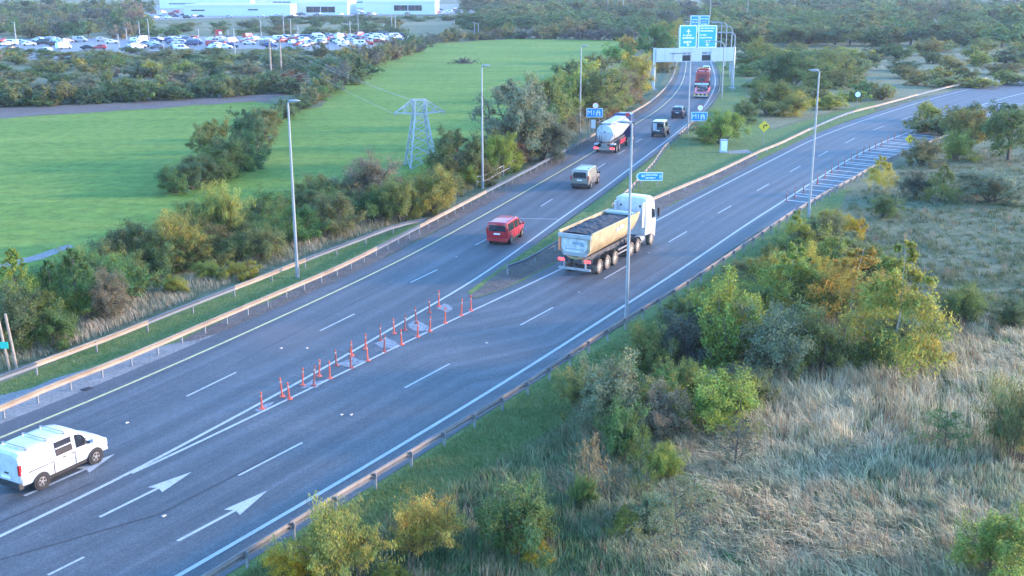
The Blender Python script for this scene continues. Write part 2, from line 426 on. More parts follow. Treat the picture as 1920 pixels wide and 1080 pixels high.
# right carriageway
R_left = [(60, 975), (260, 884), (373, 832), (483, 777), (547, 748), (640, 701.7), (873, 590), (1050, 507), (1140, 460), (1237, 412), (1280, 388), (1333, 360), (1420, 315), (1467, 291), (1521, 264), (1589, 237), (1659, 213), (1740, 188), (1850, 160), (2000, 130)]
R_right = [(338, 1080), (640, 904), (943, 720), (1173, 573), (1280, 504), (1397, 424), (1464, 381), (1524, 342), (1584, 304), (1651, 269), (1695, 252), (1790, 214), (1900, 180), (2050, 145)]
Rl = gpath(R_left, n=n, ext0=38, ext1=40)
Rr = gpath(R_right, n=n, ext0=45, ext1=40)
wide = np.interp(np.linspace(0, 1, n), [0, .42, .5, .68, .72, 1], [1.7, 1.7, 2.0, 5.2, 5.6, 5.6])
def hatch_w(i):   # hard strip right of the white line: narrow near, wide where it is hatched
    Y = Rr[i][1]; return float(np.interp(Y, [0, 78, 88, 103, 130, 160, 400], [1.35, 1.35, 1.6, 2.8, 4.6, 5.2, 5.2]))
Redge = Rr + normals2(Rr) * -np.array([[hatch_w(i)] for i in range(n)])
lw = np.interp(Rl[:, 1], [0, 62, 69, 400], [6.0, 6.0, 1.5, 1.5])[:, None]
road_right = ribbon('road', Rl + normals2(Rl) * lw, Redge, .046, M['asphalt'], cross=6)
i0 = int(np.argmin(np.linalg.norm(Rl - G(262, 884), axis=1)))
ribbon('edge_line', offset(Rl, .08)[i0:], offset(Rl, -.08)[i0:], .0585, M['line_white'], parent=road_right)
ribbon('edge_line', offset(Rr, .1), offset(Rr, -.1), .058, M['line_white'], parent=road_right)

def dash(p, q, w, mat, parent, z=.0575, name='lane_dash'):
    a, b = G(*p), G(*q); d = (b - a) / np.linalg.norm(b - a); nn = np.array([-d[1], d[0]]) * w / 2
    me = bpy.data.meshes.new(name); me.from_pydata([(*(a - nn), z), (*(b - nn), z), (*(b + nn), z), (*(a + nn), z)], [], [(0, 1, 2, 3)]); me.materials.append(mat)
    return link(name, me, parent)
for p, q in [((350, 745), (443, 700)), ((600, 622), (665, 590)), ((770, 531), (820, 507)), ((891, 461), (932, 439)), ((1014, 388), (1036, 374)), ((1100, 330), (1135, 307)), ((1159, 290), (1172, 282)), ((1192, 268), (1203, 261)), ((1232, 240), (1242, 233)), ((1262, 216), (1270, 209)), ((-34, 921), (3, 903))]:
    dash(p, q, .12, M['line_white'], road_left)
for p, q in [((90, 1081), (158, 1047)), ((447, 894), (567, 832)), ((759, 729), (843, 684)), ((976, 611), (1037, 578)), ((1133, 524), (1178, 498)), ((1254, 455), (1288, 435)), ((1346, 401), (1371, 387)), ((1419, 359), (1442, 345.5)), ((1481, 323), (1501, 312)), ((1534.5, 294), (1552, 284)), ((1585.5, 269), (1603, 259.5)), ((1638, 244.5), (1657, 237)), ((1690, 225), (1708, 219))]:
    dash(p, q, .12, M['line_white'], road_right)
def arrow(tail, neck, tip, w, parent):
    a, b, t = G(*tail), G(*neck), G(*tip); d = (t - a) / np.linalg.norm(t - a); nn = np.array([-d[1], d[0]])
    P = [a - nn * .075, b - nn * .075, b - nn * w - d * .15, t, b + nn * w - d * .15, b + nn * .075, a + nn * .075]
    me = bpy.data.meshes.new('arrow_marking'); me.from_pydata([(*p, .0575) for p in P], [], [(0, 1, 5, 6), (1, 2, 3), (1, 3, 5), (3, 4, 5)]); me.update()
    me.materials.append(M['line_white']); link('arrow_marking', me, parent)
arrow((187, 972), (296, 918), (360, 887), .42, road_right)
arrow((333, 1017), (440, 960), (502, 922), .42, road_right)
arrow((46, 932), (160, 882), (216, 853), .42, road_left)
# hatched strip beside the right carriageway
for i in range(n - 1):
    pass
s_r = np.concatenate([[0], np.cumsum(np.linalg.norm(np.diff(Rr, axis=0), axis=1))])
s0 = s_r[int(np.argmin(np.linalg.norm(Rr - G(1462, 382), axis=1)))]
nrm = normals2(Rr); k = 0
for s in np.arange(s0 + .6, s0 + 105, 2.15):
    i = int(np.searchsorted(s_r, s)); i = min(i, n - 2)
    w = hatch_w(i) - .35
    if w < .8: continue
    a = Rr[i] - nrm[i] * .15; d = (Rr[i + 1] - Rr[i]); d /= np.linalg.norm(d)
    b = Rr[i] - nrm[i] * w - d * w * .12
    u = (b - a) / np.linalg.norm(b - a); v = np.array([-u[1], u[0]]) * .17
    me = bpy.data.meshes.new('hatch_stripe'); me.from_pydata([(*(a - v), .0575), (*(b - v), .0575), (*(b + v), .0575), (*(a + v), .0575)], [], [(0, 1, 2, 3)]); me.update()
    if me.polygons[0].normal.z < 0: me.flip_normals()
    me.materials.append(M['line_white']); link('hatch_stripe', me, road_right)
io = int(np.argmin(np.linalg.norm(Rr - G(1500, 360), axis=1)))
ribbon('edge_line', (Redge + nrm * .25)[io:], (Redge + nrm * .12)[io:], .058, M['line_worn'], parent=road_right)
# worn white chevron patches in the nose of the split
def z460(*p): return [(460 + x / 4.32, 540 + y / 4.32) for x, y in p]
for poly in (z460((1320, 300), (1400, 265), (1500, 320), (1480, 350), (1350, 355)), z460((1065, 450), (1150, 400), (1235, 460), (1340, 425), (1225, 492), (1090, 488)),
             z460((765, 625), (870, 555), (910, 595), (985, 590), (850, 650)), z460((440, 818), (545, 745), (590, 770), (680, 742), (560, 822)), z460((1545, 175), (1620, 130), (1700, 165), (1640, 205)), z460((80, 1000), (150, 950), (260, 925), (190, 985), (110, 1010))):
    pxsheet('chevron_marking', poly, .0572, M['line_patchy'], parent=road_right, jit=.07, step=.5)
# damp drag mark across the lanes near the red van
dash((975, 411), (1046, 412), .12, M['line_worn'], road_left, name='drag_mark')
M['joint'] = plain('sealed_joint', (.03, .03, .032), .6)
for p, q in [((0, 1052), (300, 966)), ((300, 966), (520, 852)), ((-20, 990), (180, 905))]: dash(p, q, .06, M['joint'], road_right, z=.0565, name='sealed_joint')
for p, q in [((430, 690), (760, 520)), ((60, 850), (330, 735))]: dash(p, q, .05, M['joint'], road_left, z=.0565, name='sealed_joint')
# shoulder slabs and soil by the left barrier, verges of mown turf
pxsheet('hard_verge', [(-260, 905), (0, 745), (107, 712), (230, 672), (310, 648), (360, 640), (420, 622), (440, 622), (560, 566), (640, 531), (640, 545), (400, 655), (247, 722), (0, 826), (-260, 945)], .038, M['dirty_concrete'], jit=.12, step=1.2)
soilL = gpath([(310, 650), (420, 600), (560, 540), (640, 503), (797, 422), (910, 366), (1037, 297), (1113, 256), (1190, 212), (1221, 190), (1247, 166), (1262, 142)], n=120, it=2)
soilR = gpath([(330, 668), (440, 622), (560, 566), (640, 528), (790, 448), (910, 386), (1050, 310), (1120, 272), (1194, 222), (1236, 196), (1258, 170), (1270, 142)], n=120, it=2)
ribbon('soil_strip', soilL + nr.normal(0, .12, soilL.shape), soilR + nr.normal(0, .12, soilR.shape), .034, M['soil'])
# kerb of turned earth along the left carriageway
pxsheet('verge', [(-300, 860), (0, 722), (213, 632), (403, 556), (640, 465), (800, 412), (800, 420), (640, 500), (560, 540), (430, 602), (310, 652), (107, 715), (0, 760), (-300, 900)], .026, M['turf'], jit=.1)
goreL = [(876, 549), (915, 521), (943, 501), (998, 464), (1047, 430), (1119, 378), (1187, 326), (1253, 274), (1290, 243), (1318, 218), (1336, 194), (1347, 170), (1350, 150), (1347, 132), (1342, 117)]
goreR = [(889, 561), (941, 545), (984, 526), (1050, 490), (1140, 446), (1270, 380), (1420, 303), (1467, 280), (1521, 254), (1589, 228), (1640, 211)]
pxsheet('verge', goreL + [(1395, 117), (1400, 200), (1450, 245), (1560, 212), (1640, 190)] + goreR[::-1], .064, M['turf'])
pxsheet('soil_strip', [(880, 556), (940, 508), (975, 497), (1042, 458), (1120, 420), (1236, 372), (1340, 328), (1420, 290), (1420, 302), (1270, 379), (1140, 445), (1050, 489), (984, 525), (941, 544), (889, 560)], .068, M['soil'], jit=.1, step=1.5)
pxsheet('verge', [(380, 1100), (640, 935), (990, 722), (1180, 602), (1290, 525), (1500, 395), (1560, 362), (1600, 350), (1560, 400), (1450, 485), (1290, 606), (1130, 760), (990, 830), (790, 945), (650, 1025), (580, 1100)], .03, M['turf'], jit=.15)

# ---------------------------------------------------------------- crash barriers
PROF = [(0, 0), (.08, .03), (.08, .1), (.015, .14), (.015, .17), (.08, .21), (.08, .28), (0, .31)]
RINGP = [(d + .006, z) for d, z in PROF] + [(d - .006, z) for d, z in PROF[::-1]]
post_mesh = MB().box((0, 0, .36), (.11, .06, .72)).box((0, 0, .6), (.16, .05, .16)).mesh('post', M['galv'])
def barrier(label, px, side, sp=2.0, seg=4.0, zc=.62, ext0=0, ext1=0, it=2, endcap=False, col='rail'):
    P = relax(smooth([Gat(x, y, zc) for x, y in px], .5), 20)
    if ext0: d = P[0] - P[6]; d /= np.linalg.norm(d); P = np.vstack([P[0] + d * np.arange(ext0, 0, -.5)[:, None], P])
    if ext1: d = P[-1] - P[-7]; d /= np.linalg.norm(d); P = np.vstack([P, P[-1] + d * np.arange(.5, ext1, .5)[:, None]])
    s = np.concatenate([[0], np.cumsum(np.linalg.norm(np.diff(P, axis=0), axis=1))]); nn = normals2(P) * side
    at = lambda q: np.array([np.interp(q, s, P[:, 0]), np.interp(q, s, P[:, 1])])
    an = lambda q: np.array([np.interp(q, s, nn[:, 0]), np.interp(q, s, nn[:, 1])])
    o = at(s[-1] / 2); t = thing('crash_barrier', label, 'barrier', (o[0], o[1], 0), group='steel crash barriers along the carriageways')
    q = 0.0; run = 0; sky_run = False
    while q < s[-1] - .3:
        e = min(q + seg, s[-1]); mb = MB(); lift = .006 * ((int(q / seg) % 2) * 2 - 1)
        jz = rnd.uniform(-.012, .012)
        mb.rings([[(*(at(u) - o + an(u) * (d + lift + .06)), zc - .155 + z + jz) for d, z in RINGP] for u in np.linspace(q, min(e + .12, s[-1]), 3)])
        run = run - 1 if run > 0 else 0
        if run == 0: sky_run, run = (col == 'rail' and rnd.random() < .3), rnd.randint(2, 4)  # random runs of beam get the sky-reflecting tone
        part('beam', mb, M['rail_sky' if sky_run else col], t, 60); q = e
    q = .15
    while q < s[-1] - .1:
        p = at(q) - o; d = an(q)
        c = link('post', post_mesh, t, (p[0], p[1], 0), math.atan2(d[1], d[0])); q += sp
    return t
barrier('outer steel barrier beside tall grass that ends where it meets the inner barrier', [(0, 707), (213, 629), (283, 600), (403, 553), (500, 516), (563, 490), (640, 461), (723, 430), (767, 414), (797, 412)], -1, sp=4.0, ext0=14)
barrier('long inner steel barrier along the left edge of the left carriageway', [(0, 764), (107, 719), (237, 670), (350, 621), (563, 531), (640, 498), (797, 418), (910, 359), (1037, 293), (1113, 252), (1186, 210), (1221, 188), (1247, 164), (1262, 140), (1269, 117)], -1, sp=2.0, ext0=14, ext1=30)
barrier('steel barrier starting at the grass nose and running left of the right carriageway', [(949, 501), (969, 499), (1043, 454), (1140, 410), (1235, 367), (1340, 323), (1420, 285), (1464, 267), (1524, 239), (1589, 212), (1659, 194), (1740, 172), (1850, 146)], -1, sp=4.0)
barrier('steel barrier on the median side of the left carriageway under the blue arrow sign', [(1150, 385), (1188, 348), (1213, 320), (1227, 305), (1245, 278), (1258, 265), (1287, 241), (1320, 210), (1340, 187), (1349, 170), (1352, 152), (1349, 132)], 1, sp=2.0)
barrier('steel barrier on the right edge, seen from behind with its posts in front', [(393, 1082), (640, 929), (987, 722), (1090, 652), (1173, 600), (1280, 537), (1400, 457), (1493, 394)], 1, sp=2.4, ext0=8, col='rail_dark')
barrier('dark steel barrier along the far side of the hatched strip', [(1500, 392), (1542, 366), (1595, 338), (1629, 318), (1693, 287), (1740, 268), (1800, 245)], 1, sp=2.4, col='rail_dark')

# ---------------------------------------------------------------- vehicles
def heading(p, q):
    d = G(*q) - G(*p); return math.atan2(d[1], d[0])
class Body:
    """Loft along x. A station: x, bottom z, waist z, roof edge z, crown z, half widths at bottom, waist, roof."""
    def __init__(s, st): s.st = sorted(st)
    def at(s, x):
        X = [a[0] for a in s.st]; return [x] + [float(np.interp(x, X, [a[k] for a in s.st])) for k in range(1, 8)]
    def ring(s, a):
        x, zb, zw, zr, zt, wb, ww, wr = a
        half = [(wb * .82, zb), (wb, zb + .1), (wb + (ww - wb) * .8, zb + (zw - zb) * .62), (ww, zw), (ww + (wr - ww) * .55, zw + (zr - zw) * .55), (wr, zr), (wr * .82, zr + (zt - zr) * .75), (wr * .4, zt)]
        return [(x, y, z) for y, z in half] + [(x, -y, z) for y, z in half[::-1]]
    def shell(s): return MB().rings([s.ring(a) for a in s.st])
    def side(s, x, t, sgn, off=.012):
        _, zb, zw, zr, zt, wb, ww, wr = s.at(x)
        t2 = t; y = ww + (wr - ww) * t2 + off
        return (x, sgn * y, zw + (zr - zw) * t2)
    def side_pane(s, pts, sgn):                       # pts: (x, t) polygon on the glasshouse side, given thickness
        if len(pts) == 4:                              # curved glass: follow the body in a fine grid
            K, J = 8, 4; q = np.array(pts, float); gr = []
            for j in range(J + 1):
                for k in range(K + 1):
                    u, v = k / K, j / J; x, t = (q[0] * (1 - u) + q[1] * u) * (1 - v) + (q[3] * (1 - u) + q[2] * u) * v; gr.append(s.side(x, t, sgn, .02))
            return MB().add(gr, [(j * (K + 1) + k, j * (K + 1) + k + 1, (j + 1) * (K + 1) + k + 1, (j + 1) * (K + 1) + k)[::1 if sgn < 0 else -1] for j in range(J) for k in range(K)])
        a = [s.side(x, t, sgn, .014) for x, t in pts]; b = [s.side(x, t, sgn, -.02) for x, t in pts]; n = len(a)
        return MB().add(a + b, [tuple(range(n)) if sgn < 0 else tuple(range(n))[::-1]] + [(i, (i + 1) % n, n + (i + 1) % n, n + i) for i in range(n)])
    def cross_pane(s, x0, t0, x1, t1, inset=.1, out=.014):   # screen between a low line at x0 and a high line at x1
        rows = []
        for f in (0, .25, .5, .75, 1):
            x = x0 + (x1 - x0) * f; a = s.at(x); zt = a[4] + out
            wdt = (a[7] if f > .5 else a[7] * .98) - inset
            rows.append([(x, y * wdt, zt - abs(y) ** 3 * (a[4] - a[3]) * .6) for y in (-1, -.6, -.2, .2, .6, 1)])
        n = 6; v = [p for r in rows for p in r]
        return MB().add(v, [(k * n + i, k * n + i + 1, (k + 1) * n + i + 1, (k + 1) * n + i) for k in range(4) for i in range(n - 1)])
def wheel(parent, x, y, r=.32, w=.2, rim='rim', spokes=5):
    tm = M['dusty_tyre'] if rim == 'dusty_rim' else M['tyre']
    sg = 1 if y > 0 else -1
    Mx = Matrix.Translation((x, y, r)) @ Matrix.Rotation(-sg * math.pi / 2, 4, 'X')
    wl_ = link('wheel', MB().lathe([(r * .62, -w / 2), (r * .94, -w / 2), (r, -w * .36), (r, w * .36), (r * .94, w / 2), (r * .64, w / 2), (r * .62, w * .3)], 24, Mx).mesh('tyre', tm, 40), parent)
    mb = MB().lathe([(r * .62, w * .2), (r * .62, w * .42), (r * .56, w * .44), (r * .54, w * .28), (r * .2, w * .3), (r * .17, w * .46), (.01, w * .48)], 20, Mx)
    for k in range(spokes):
        a = 2 * math.pi * k / spokes; c = Mx @ Vector((math.cos(a) * r * .36, math.sin(a) * r * .36, w * .36))
        d = MB().box((0, 0, 0), (r * .42, r * .14, w * .16)); T = Mx @ Matrix.Translation((math.cos(a) * r * .36, math.sin(a) * r * .36, w * .38)) @ Matrix.Rotation(a, 4, 'Z')
        mb.add([T @ Vector(p) for p in d.v], d.f)
    part('rim', mb, M[rim], wl_, 40)
    return wl_
def arch(parent, x, sgn, wy, r=.38):
    Mx = Matrix.Translation((x, sgn * wy, .33)) @ Matrix.Rotation(-sgn * math.pi / 2, 4, 'X')
    part('wheel_arch', MB().lathe([(.01, -.3), (r, -.3), (r, .006), (r * .97, .012), (.01, .008)], 24, Mx), M['black'], parent)

def panel_van(name, label, cat, loc, rz, paintm, kind):
    t = thing(name, label, cat, loc, rz)
    if kind == 'long':    # taller mid-size van
        st = [(-2.45, .5, 1.02, 1.72, 1.8, .78, .9, .8), (-2.38, .34, 1.02, 1.84, 1.92, .84, .95, .84), (-1.0, .3, 1.02, 1.88, 1.97, .86, .95, .84), (.6, .3, 1.02, 1.88, 1.96, .86, .95, .84), (.95, .3, 1.02, 1.8, 1.88, .86, .95, .82), (1.75, .3, 1.02, 1.14, 1.22, .86, .93, .78), (2.25, .32, .86, .96, 1.06, .82, .88, .72), (2.42, .4, .66, .72, .8, .7, .74, .6)]
        wx, wy, wr_, ln = (-1.5, 1.55), .95, .33, 2.45
    else:                 # small van
        st = [(-2.2, .52, 1.0, 1.62, 1.7, .76, .85, .74), (-2.12, .34, 1.0, 1.73, 1.8, .8, .895, .77), (-1.0, .28, 1.0, 1.76, 1.84, .82, .9, .78), (.35, .28, 1.0, 1.75, 1.83, .82, .9, .78), (.72, .28, 1.0, 1.66, 1.74, .82, .9, .75), (1.5, .28, 1.0, 1.1, 1.18, .82, .88, .74), (1.85, .3, .9, .98, 1.07, .8, .86, .72), (2.08, .32, .78, .84, .92, .76, .8, .66), (2.2, .42, .62, .66, .72, .66, .7, .56)]
        wx, wy, wr_, ln = (-1.28, 1.4), .895, .31, 2.2
    b = Body(st); body = part('body', b.shell(), paintm, t, 38)
    hi = .86
    for sg in (-1, 1):
        a0, a1 = (.46, 1.34) if kind != 'long' else (.72, 1.5)
        part('window', b.side_pane([(a0, .1), (a1, .1), (a0 + .42, hi), (a0 + .02, hi)], sg), M['glass'], t)
        m0, m1 = (-.62, .28) if kind != 'long' else (-.75, .58)
        if kind in ('crew', 'red'):
            w = part('window', b.side_pane([(m0 + .1, .12), (m1, .12), (m1, hi), (m0 + .1, hi)], sg), M['glass'], t)
            if kind == 'crew':
                p0, p1 = b.side(m0 + .1, .52, sg, .03), b.side(m1, .52, sg, .03); part('window_bar', MB().tube(p0, p1, .02, n=6), M['plate'], w)
        if kind == 'red':
            part('window', b.side_pane([(-1.95, .14), (-.68, .12), (-.68, hi), (-1.9, hi)], sg), M['glass'], t)
        if kind == 'long':
            part('window', b.side_pane([(-2.1, .14), (-.95, .12), (-.95, hi), (-2.08, hi)], sg), M['beige_paint'], t)
        for x in wx: arch(t, x, sg, wy - .02, wr_ + .075); wheel(t, x, sg * (wy - .09), wr_, .2)
        mx = 1.24 if kind != 'long' else 1.4
        mir = MB().box((mx, sg * (wy + .1), 1.12), (.12, .2, .16), taper=.8); part('mirror', mir, paintm if kind != 'long' else M['black'], t)
        part('tail_light', MB().box((-ln + .02, sg * (wy - .09), 1.12), (.1, .12, .42)), M['tail_off'], t)
        part('headlight', MB().box((ln - .2, sg * (wy - .22), .8), (.26, .22, .16), taper=.8), M['head'], t)
        h = MB().box((.28, sg * (wy + .012), .94), (.16, .02, .035)).box((-.15, sg * (wy + .012), .94), (.16, .02, .035)); part('door_handle', h, M['black'], t)
        part('sill', MB().box((0, sg * (wy - .1), .3), (ln * 1.1, .06, .12)), M['black'], t)
        part('door_seam', MB().box((-.66 if kind != 'long' else -.85, sg * (wy - .003), .72), (.018, .02, .62)).box((.4 if kind != 'long' else .66, sg * (wy - .003), .72), (.018, .02, .62)).box((-1.25, sg * (wy + .004), .93), (1.2, .012, .03)), M['black'], t)
    x1, x0 = (.75, 1.46) if kind != 'long' else (.98, 1.7)
    part('windscreen', b.cross_pane(x0, 0, x1, 1), M['glass'], t, 40)
    bx = -ln - .012
    if kind == 'crew':
        part('rear_door', MB().box((bx + .03, -.38, 1.05), (.05, .7, 1.05), taper=.97), paintm, t).location = (0, 0, 0)
        part('rear_door', MB().box((bx + .03, .38, 1.05), (.05, .7, 1.05), taper=.97), paintm, t)
        part('number_plate', MB().box((bx - .01, 0, .72), (.02, .52, .11)), M['plate'], t)
        part('rear_door_handle', MB().box((bx - .01, -.06, .9), (.04, .22, .05)), M['black'], t)
    else:
        part('rear_window', MB().prism([(bx - .01, -.68, 1.1), (bx - .01, .68, 1.1), (bx - .01, .62, 1.56 if kind != 'long' else 1.68), (bx - .01, -.62, 1.56 if kind != 'long' else 1.68)], (.04, 0, 0)), M['glass'], t)
        part('number_plate', MB().box((bx - .005, 0, .9), (.02, .52, .11)), M['plate'], t)
    part('rear_bumper', MB().box((-ln + .02, 0, .45), (.2, wy * 1.84, .24), taper=.96), M['black'] if kind != 'red' else paintm, t)
    part('front_bumper', MB().box((ln - .14, 0, .46), (.24, wy * 1.62, .22), taper=.94), paintm, t)
    if kind == 'crew':
        for x in (-1.7, -.75, .1):
            a = b.at(x); part('roof_bar', MB().tube((x, -.68, a[4] + .05), (x, .68, a[4] + .05), .022, n=6).box((x, -.7, a[3] + .06), (.07, .05, .12)).box((x, .7, a[3] + .06), (.07, .05, .12)), M['rim'], t)
        part('side_print', MB().box((-1.35, -.912, 1.12), (.9, .012, .05)).box((-1.45, -.905, 1.24), (.6, .012, .05)), plain('faded_print', (.45, .5, .6), .5), t)
    else:
        for sg in (-1, 1): part('roof_rail', MB().tube((-1.8, sg * .66, b.at(-1.8)[4] - .0), (.3, sg * .66, b.at(.3)[4] - .0), .02, n=6), M['black'], t)
    return t
def estate(name, label, loc, rz, paintm, kind='suv', chevron=False):
    t = thing(name, label, 'car', loc, rz)
    if kind == 'box':     # upright off-road car with white roof
        st = [(-2.25, .62, 1.15, 1.88, 1.94, .8, .87, .76), (-2.2, .5, 1.15, 1.93, 2.0, .84, .9, .78), (.25, .5, 1.15, 1.93, 2.0, .84, .9, .78), (.45, .5, 1.15, 1.86, 1.92, .84, .9, .76), (.75, .5, 1.12, 1.2, 1.26, .84, .9, .78), (2.0, .52, 1.05, 1.12, 1.18, .82, .88, .74), (2.15, .6, .9, .95, 1.0, .7, .76, .66)]
        wr_, ln, top = .39, 2.25, 2.0
    else:
        st = [(-2.2, .55, .98, 1.08, 1.14, .74, .84, .7), (-2.12, .34, .98, 1.22, 1.3, .8, .9, .7), (-1.85, .3, .98, 1.56, 1.63, .82, .92, .68), (-.6, .28, .98, 1.62, 1.7, .84, .92, .68), (.2, .28, .98, 1.58, 1.66, .84, .92, .66), (1.05, .28, .96, 1.04, 1.12, .84, .9, .7), (1.9, .3, .86, .92, 1.0, .8, .86, .68), (2.2, .42, .62, .68, .74, .66, .7, .56)]
        wr_, ln, top = .34, 2.2, 1.7
    b = Body(st); part('body', b.shell(), paintm, t, 38)
    for sg in (-1, 1):
        for q in ([(-1.9, .2), (-1.0, .16), (-1.0, .85), (-1.75, .85)], [(-.92, .16), (-.1, .14), (-.1, .86), (-.92, .86)], [(0, .14), (.72 if kind != 'box' else .5, .12), (.3, .84), (0, .86)]):
            part('window', b.side_pane(q, sg), M['glass'], t)
        for x in (-1.35, 1.38): arch(t, x, sg, .9, wr_ + .08); wheel(t, x, sg * .82, wr_, .22)
        part('mirror', MB().box((.62, sg * 1.0, 1.12), (.12, .2, .15)), M['black'], t)
        part('tail_light', MB().box((-ln + .04, sg * .74, 1.0), (.14, .16, .24)), M['tail_off'], t)
        part('headlight', MB().box((ln - .18, sg * .66, .78), (.22, .3, .14)), M['head'], t)
    part('windscreen', b.cross_pane(1.0 if kind != 'box' else .73, 0, .24 if kind != 'box' else .44, 1), M['glass'], t, 40)
    if kind == 'box':
        part('roof', MB().box((-.95, 0, 2.0), (2.5, 1.5, .07), taper=.96), M['white_paint'], t)
        part('rear_window', MB().box((-2.265, -.3, 1.55), (.03, .72, .46)), M['glass'], t)
        part('rear_panel', MB().box((-2.29, .42, 1.32), (.1, .5, .95)), M['white_paint'], t)
    else:
        part('rear_window', MB().prism([(-2.14, -.62, 1.26), (-2.14, .62, 1.26), (-1.88, .56, 1.57), (-1.88, -.56, 1.57)], (-.025, 0, .025)), M['glass'], t)
    part('number_plate', MB().box((-ln - .012, 0, .86), (.02, .5, .11)), M['plate'], t)
    part('rear_bumper', MB().box((-ln + .03, 0, .48), (.2, 1.66, .26), taper=.96), M['black'], t)
    if chevron:
        for k in range(6): part('chevron_panel', MB().box((-ln - .03, -.62 + k * .25, .78), (.03, .2, .34)), M['sign_yellow'] if k % 2 else M['tail_off'], t)
    return t
def parked_mesh(kind):
    if kind == 'van': st = [(-2.3, .4, 1.0, 1.75, 1.85, .8, .9, .78), (-2.2, .3, 1.0, 1.85, 1.95, .84, .93, .8), (.9, .3, 1.0, 1.82, 1.92, .84, .93, .78), (1.7, .3, .98, 1.1, 1.18, .84, .9, .74), (2.3, .4, .7, .78, .84, .7, .76, .6)]
    elif kind == 'saloon': st = [(-2.25, .45, .86, .9, .96, .7, .8, .64), (-1.6, .28, .9, .98, 1.04, .8, .88, .68), (-1.0, .26, .9, 1.32, 1.4, .8, .88, .58), (.1, .26, .9, 1.38, 1.46, .8, .88, .58), (1.0, .26, .88, .95, 1.0, .8, .87, .68), (1.9, .3, .76, .8, .87, .76, .82, .64), (2.25, .4, .56, .6, .66, .6, .66, .5)]
    else: st = [(-2.05, .5, .95, 1.0, 1.06, .72, .82, .66), (-1.85, .3, .95, 1.42, 1.5, .8, .88, .62), (-.3, .26, .95, 1.5, 1.58, .8, .88, .62), (.2, .26, .95, 1.44, 1.52, .8, .88, .6), (1.0, .26, .92, 1.0, 1.05, .8, .87, .68), (1.75, .3, .82, .86, .93, .76, .82, .64), (2.05, .4, .6, .64, .7, .62, .68, .54)]
    b = Body(st); mb = b.shell()
    x1 = .5 if kind != 'van' else 1.1
    for sg in (-1, 1):
        for q in ([(-.9, .2), (-.1, .2), (-.1, .85), (-.8, .85)], [(0, .2), (x1 + .1, .2), (x1 - .4 if kind != 'van' else .8, .82), (0, .85)]):
            s = b.side_pane(q, sg); mb.add(s.v, s.f, 1)
        for x in (-1.3, 1.35):
            mb.lathe([(.05, -.1), (.31, -.1), (.31, .1), (.05, .1)], 12, Matrix.Translation((x, sg * .8, .31)) @ Matrix.Rotation(math.pi / 2, 4, 'X'), 2)
    for a in ((.95, .25) if kind != 'van' else (1.62, .98),): s = b.cross_pane(a[0], 0, a[1], 1); mb.add(s.v, s.f, 1)
    xr = {'van': (-2.29, -2.22), 'saloon': (-1.55, -1.05), 'hatch': (-2.02, -1.86)}[kind]
    s = b.cross_pane(xr[0], 0, xr[1], 1, .14, .02); mb.add(s.v, s.f, 1)
    return mb.mesh('parked_' + kind, [M['car_paint'], M['glass'], M['tyre']], 38)

def put(px_rear, px_front, ln_off):   # ground point from the photograph's wheel contacts
    a, b = G(*px_rear), G(*px_front); return a, b
def road_dir(path, p, look=6):
    i = int(np.argmin(np.linalg.norm(path - p, axis=1))); i = max(3, min(len(path) - 4, i)); d = path[i + 3] - path[i - 3]; return math.atan2(d[1], d[0])
def on_road(path, px_near_side_rear_wheel, wx, wy):
    """Root position so that the rear wheel on the camera's right touches the given pixel."""
    p = G(*px_near_side_rear_wheel); h = road_dir(path, p); c, s = math.cos(h), math.sin(h)
    # wheel sits at (wx, -wy) in the vehicle's frame
    return (p[0] - (wx * c + wy * s), p[1] - (wx * s - wy * c), .06), h
Z = .06
loc, h = on_road(Lr, (80, 918), -1.28, .82)
panel_van('white_van', 'small white crew van with roof bars and a yellow bar across its side window', 'van', loc, h, M['white_paint'], 'crew')
loc, h = on_road(Lr, (958, 458), -1.28, .82)
panel_van('red_van', 'small red van with white number plate driving behind the beige van', 'van', loc, h, M['red_paint'], 'red')
loc, h = on_road(Lr, (1107, 354), -1.5, .86)
panel_van('beige_van', 'beige passenger van with dark rear window between red van and tanker', 'van', loc, h, M['beige_paint'], 'long')
loc, h = on_road(Lr, (1247, 257), -1.35, .82)
estate('off_road_car', 'boxy grey off-road car with pale roof and a white panel on its rear', loc, h, M['grey_paint'], 'box')
loc, h = on_road(Lr, (1281, 222), -1.35, .82)
estate('dark_car', 'dark grey car ahead of the boxy off-road car', loc, h, M['dark_paint'])
loc, h = on_road(Lr, (1331, 139), -1.35, .82)
estate('white_car', 'white car just ahead of the red lorry under the gantry', loc, h, M['white_paint'])

# tipper lorry: tractor and half-pipe trailer
def lorry_cab(t, x0, x1, w, z0, z1, mat, rounded=.35):
    st = []
    for x, dz, dw in ((x0, .1, .05), (x0 + .08, .0, 0), (x1 - .55, 0.0, 0), (x1 - .2, -.25, .04), (x1, -1.0, .1)):
        st.append((x, z0, 1.9, z1 - .14 + dz * .0 + min(0, dz), z1 + min(0, dz), w / 2 - .02 - dw * .5, w / 2 - dw * .3, w / 2 - .1 - dw))
    return Body(st)
loc, h = on_road(Rr, (1121, 514), -5.6, 1.12)
t = thing('tipper_lorry', 'white tractor pulling a cream tipper trailer loaded with dark aggregate', 'lorry', loc, h)
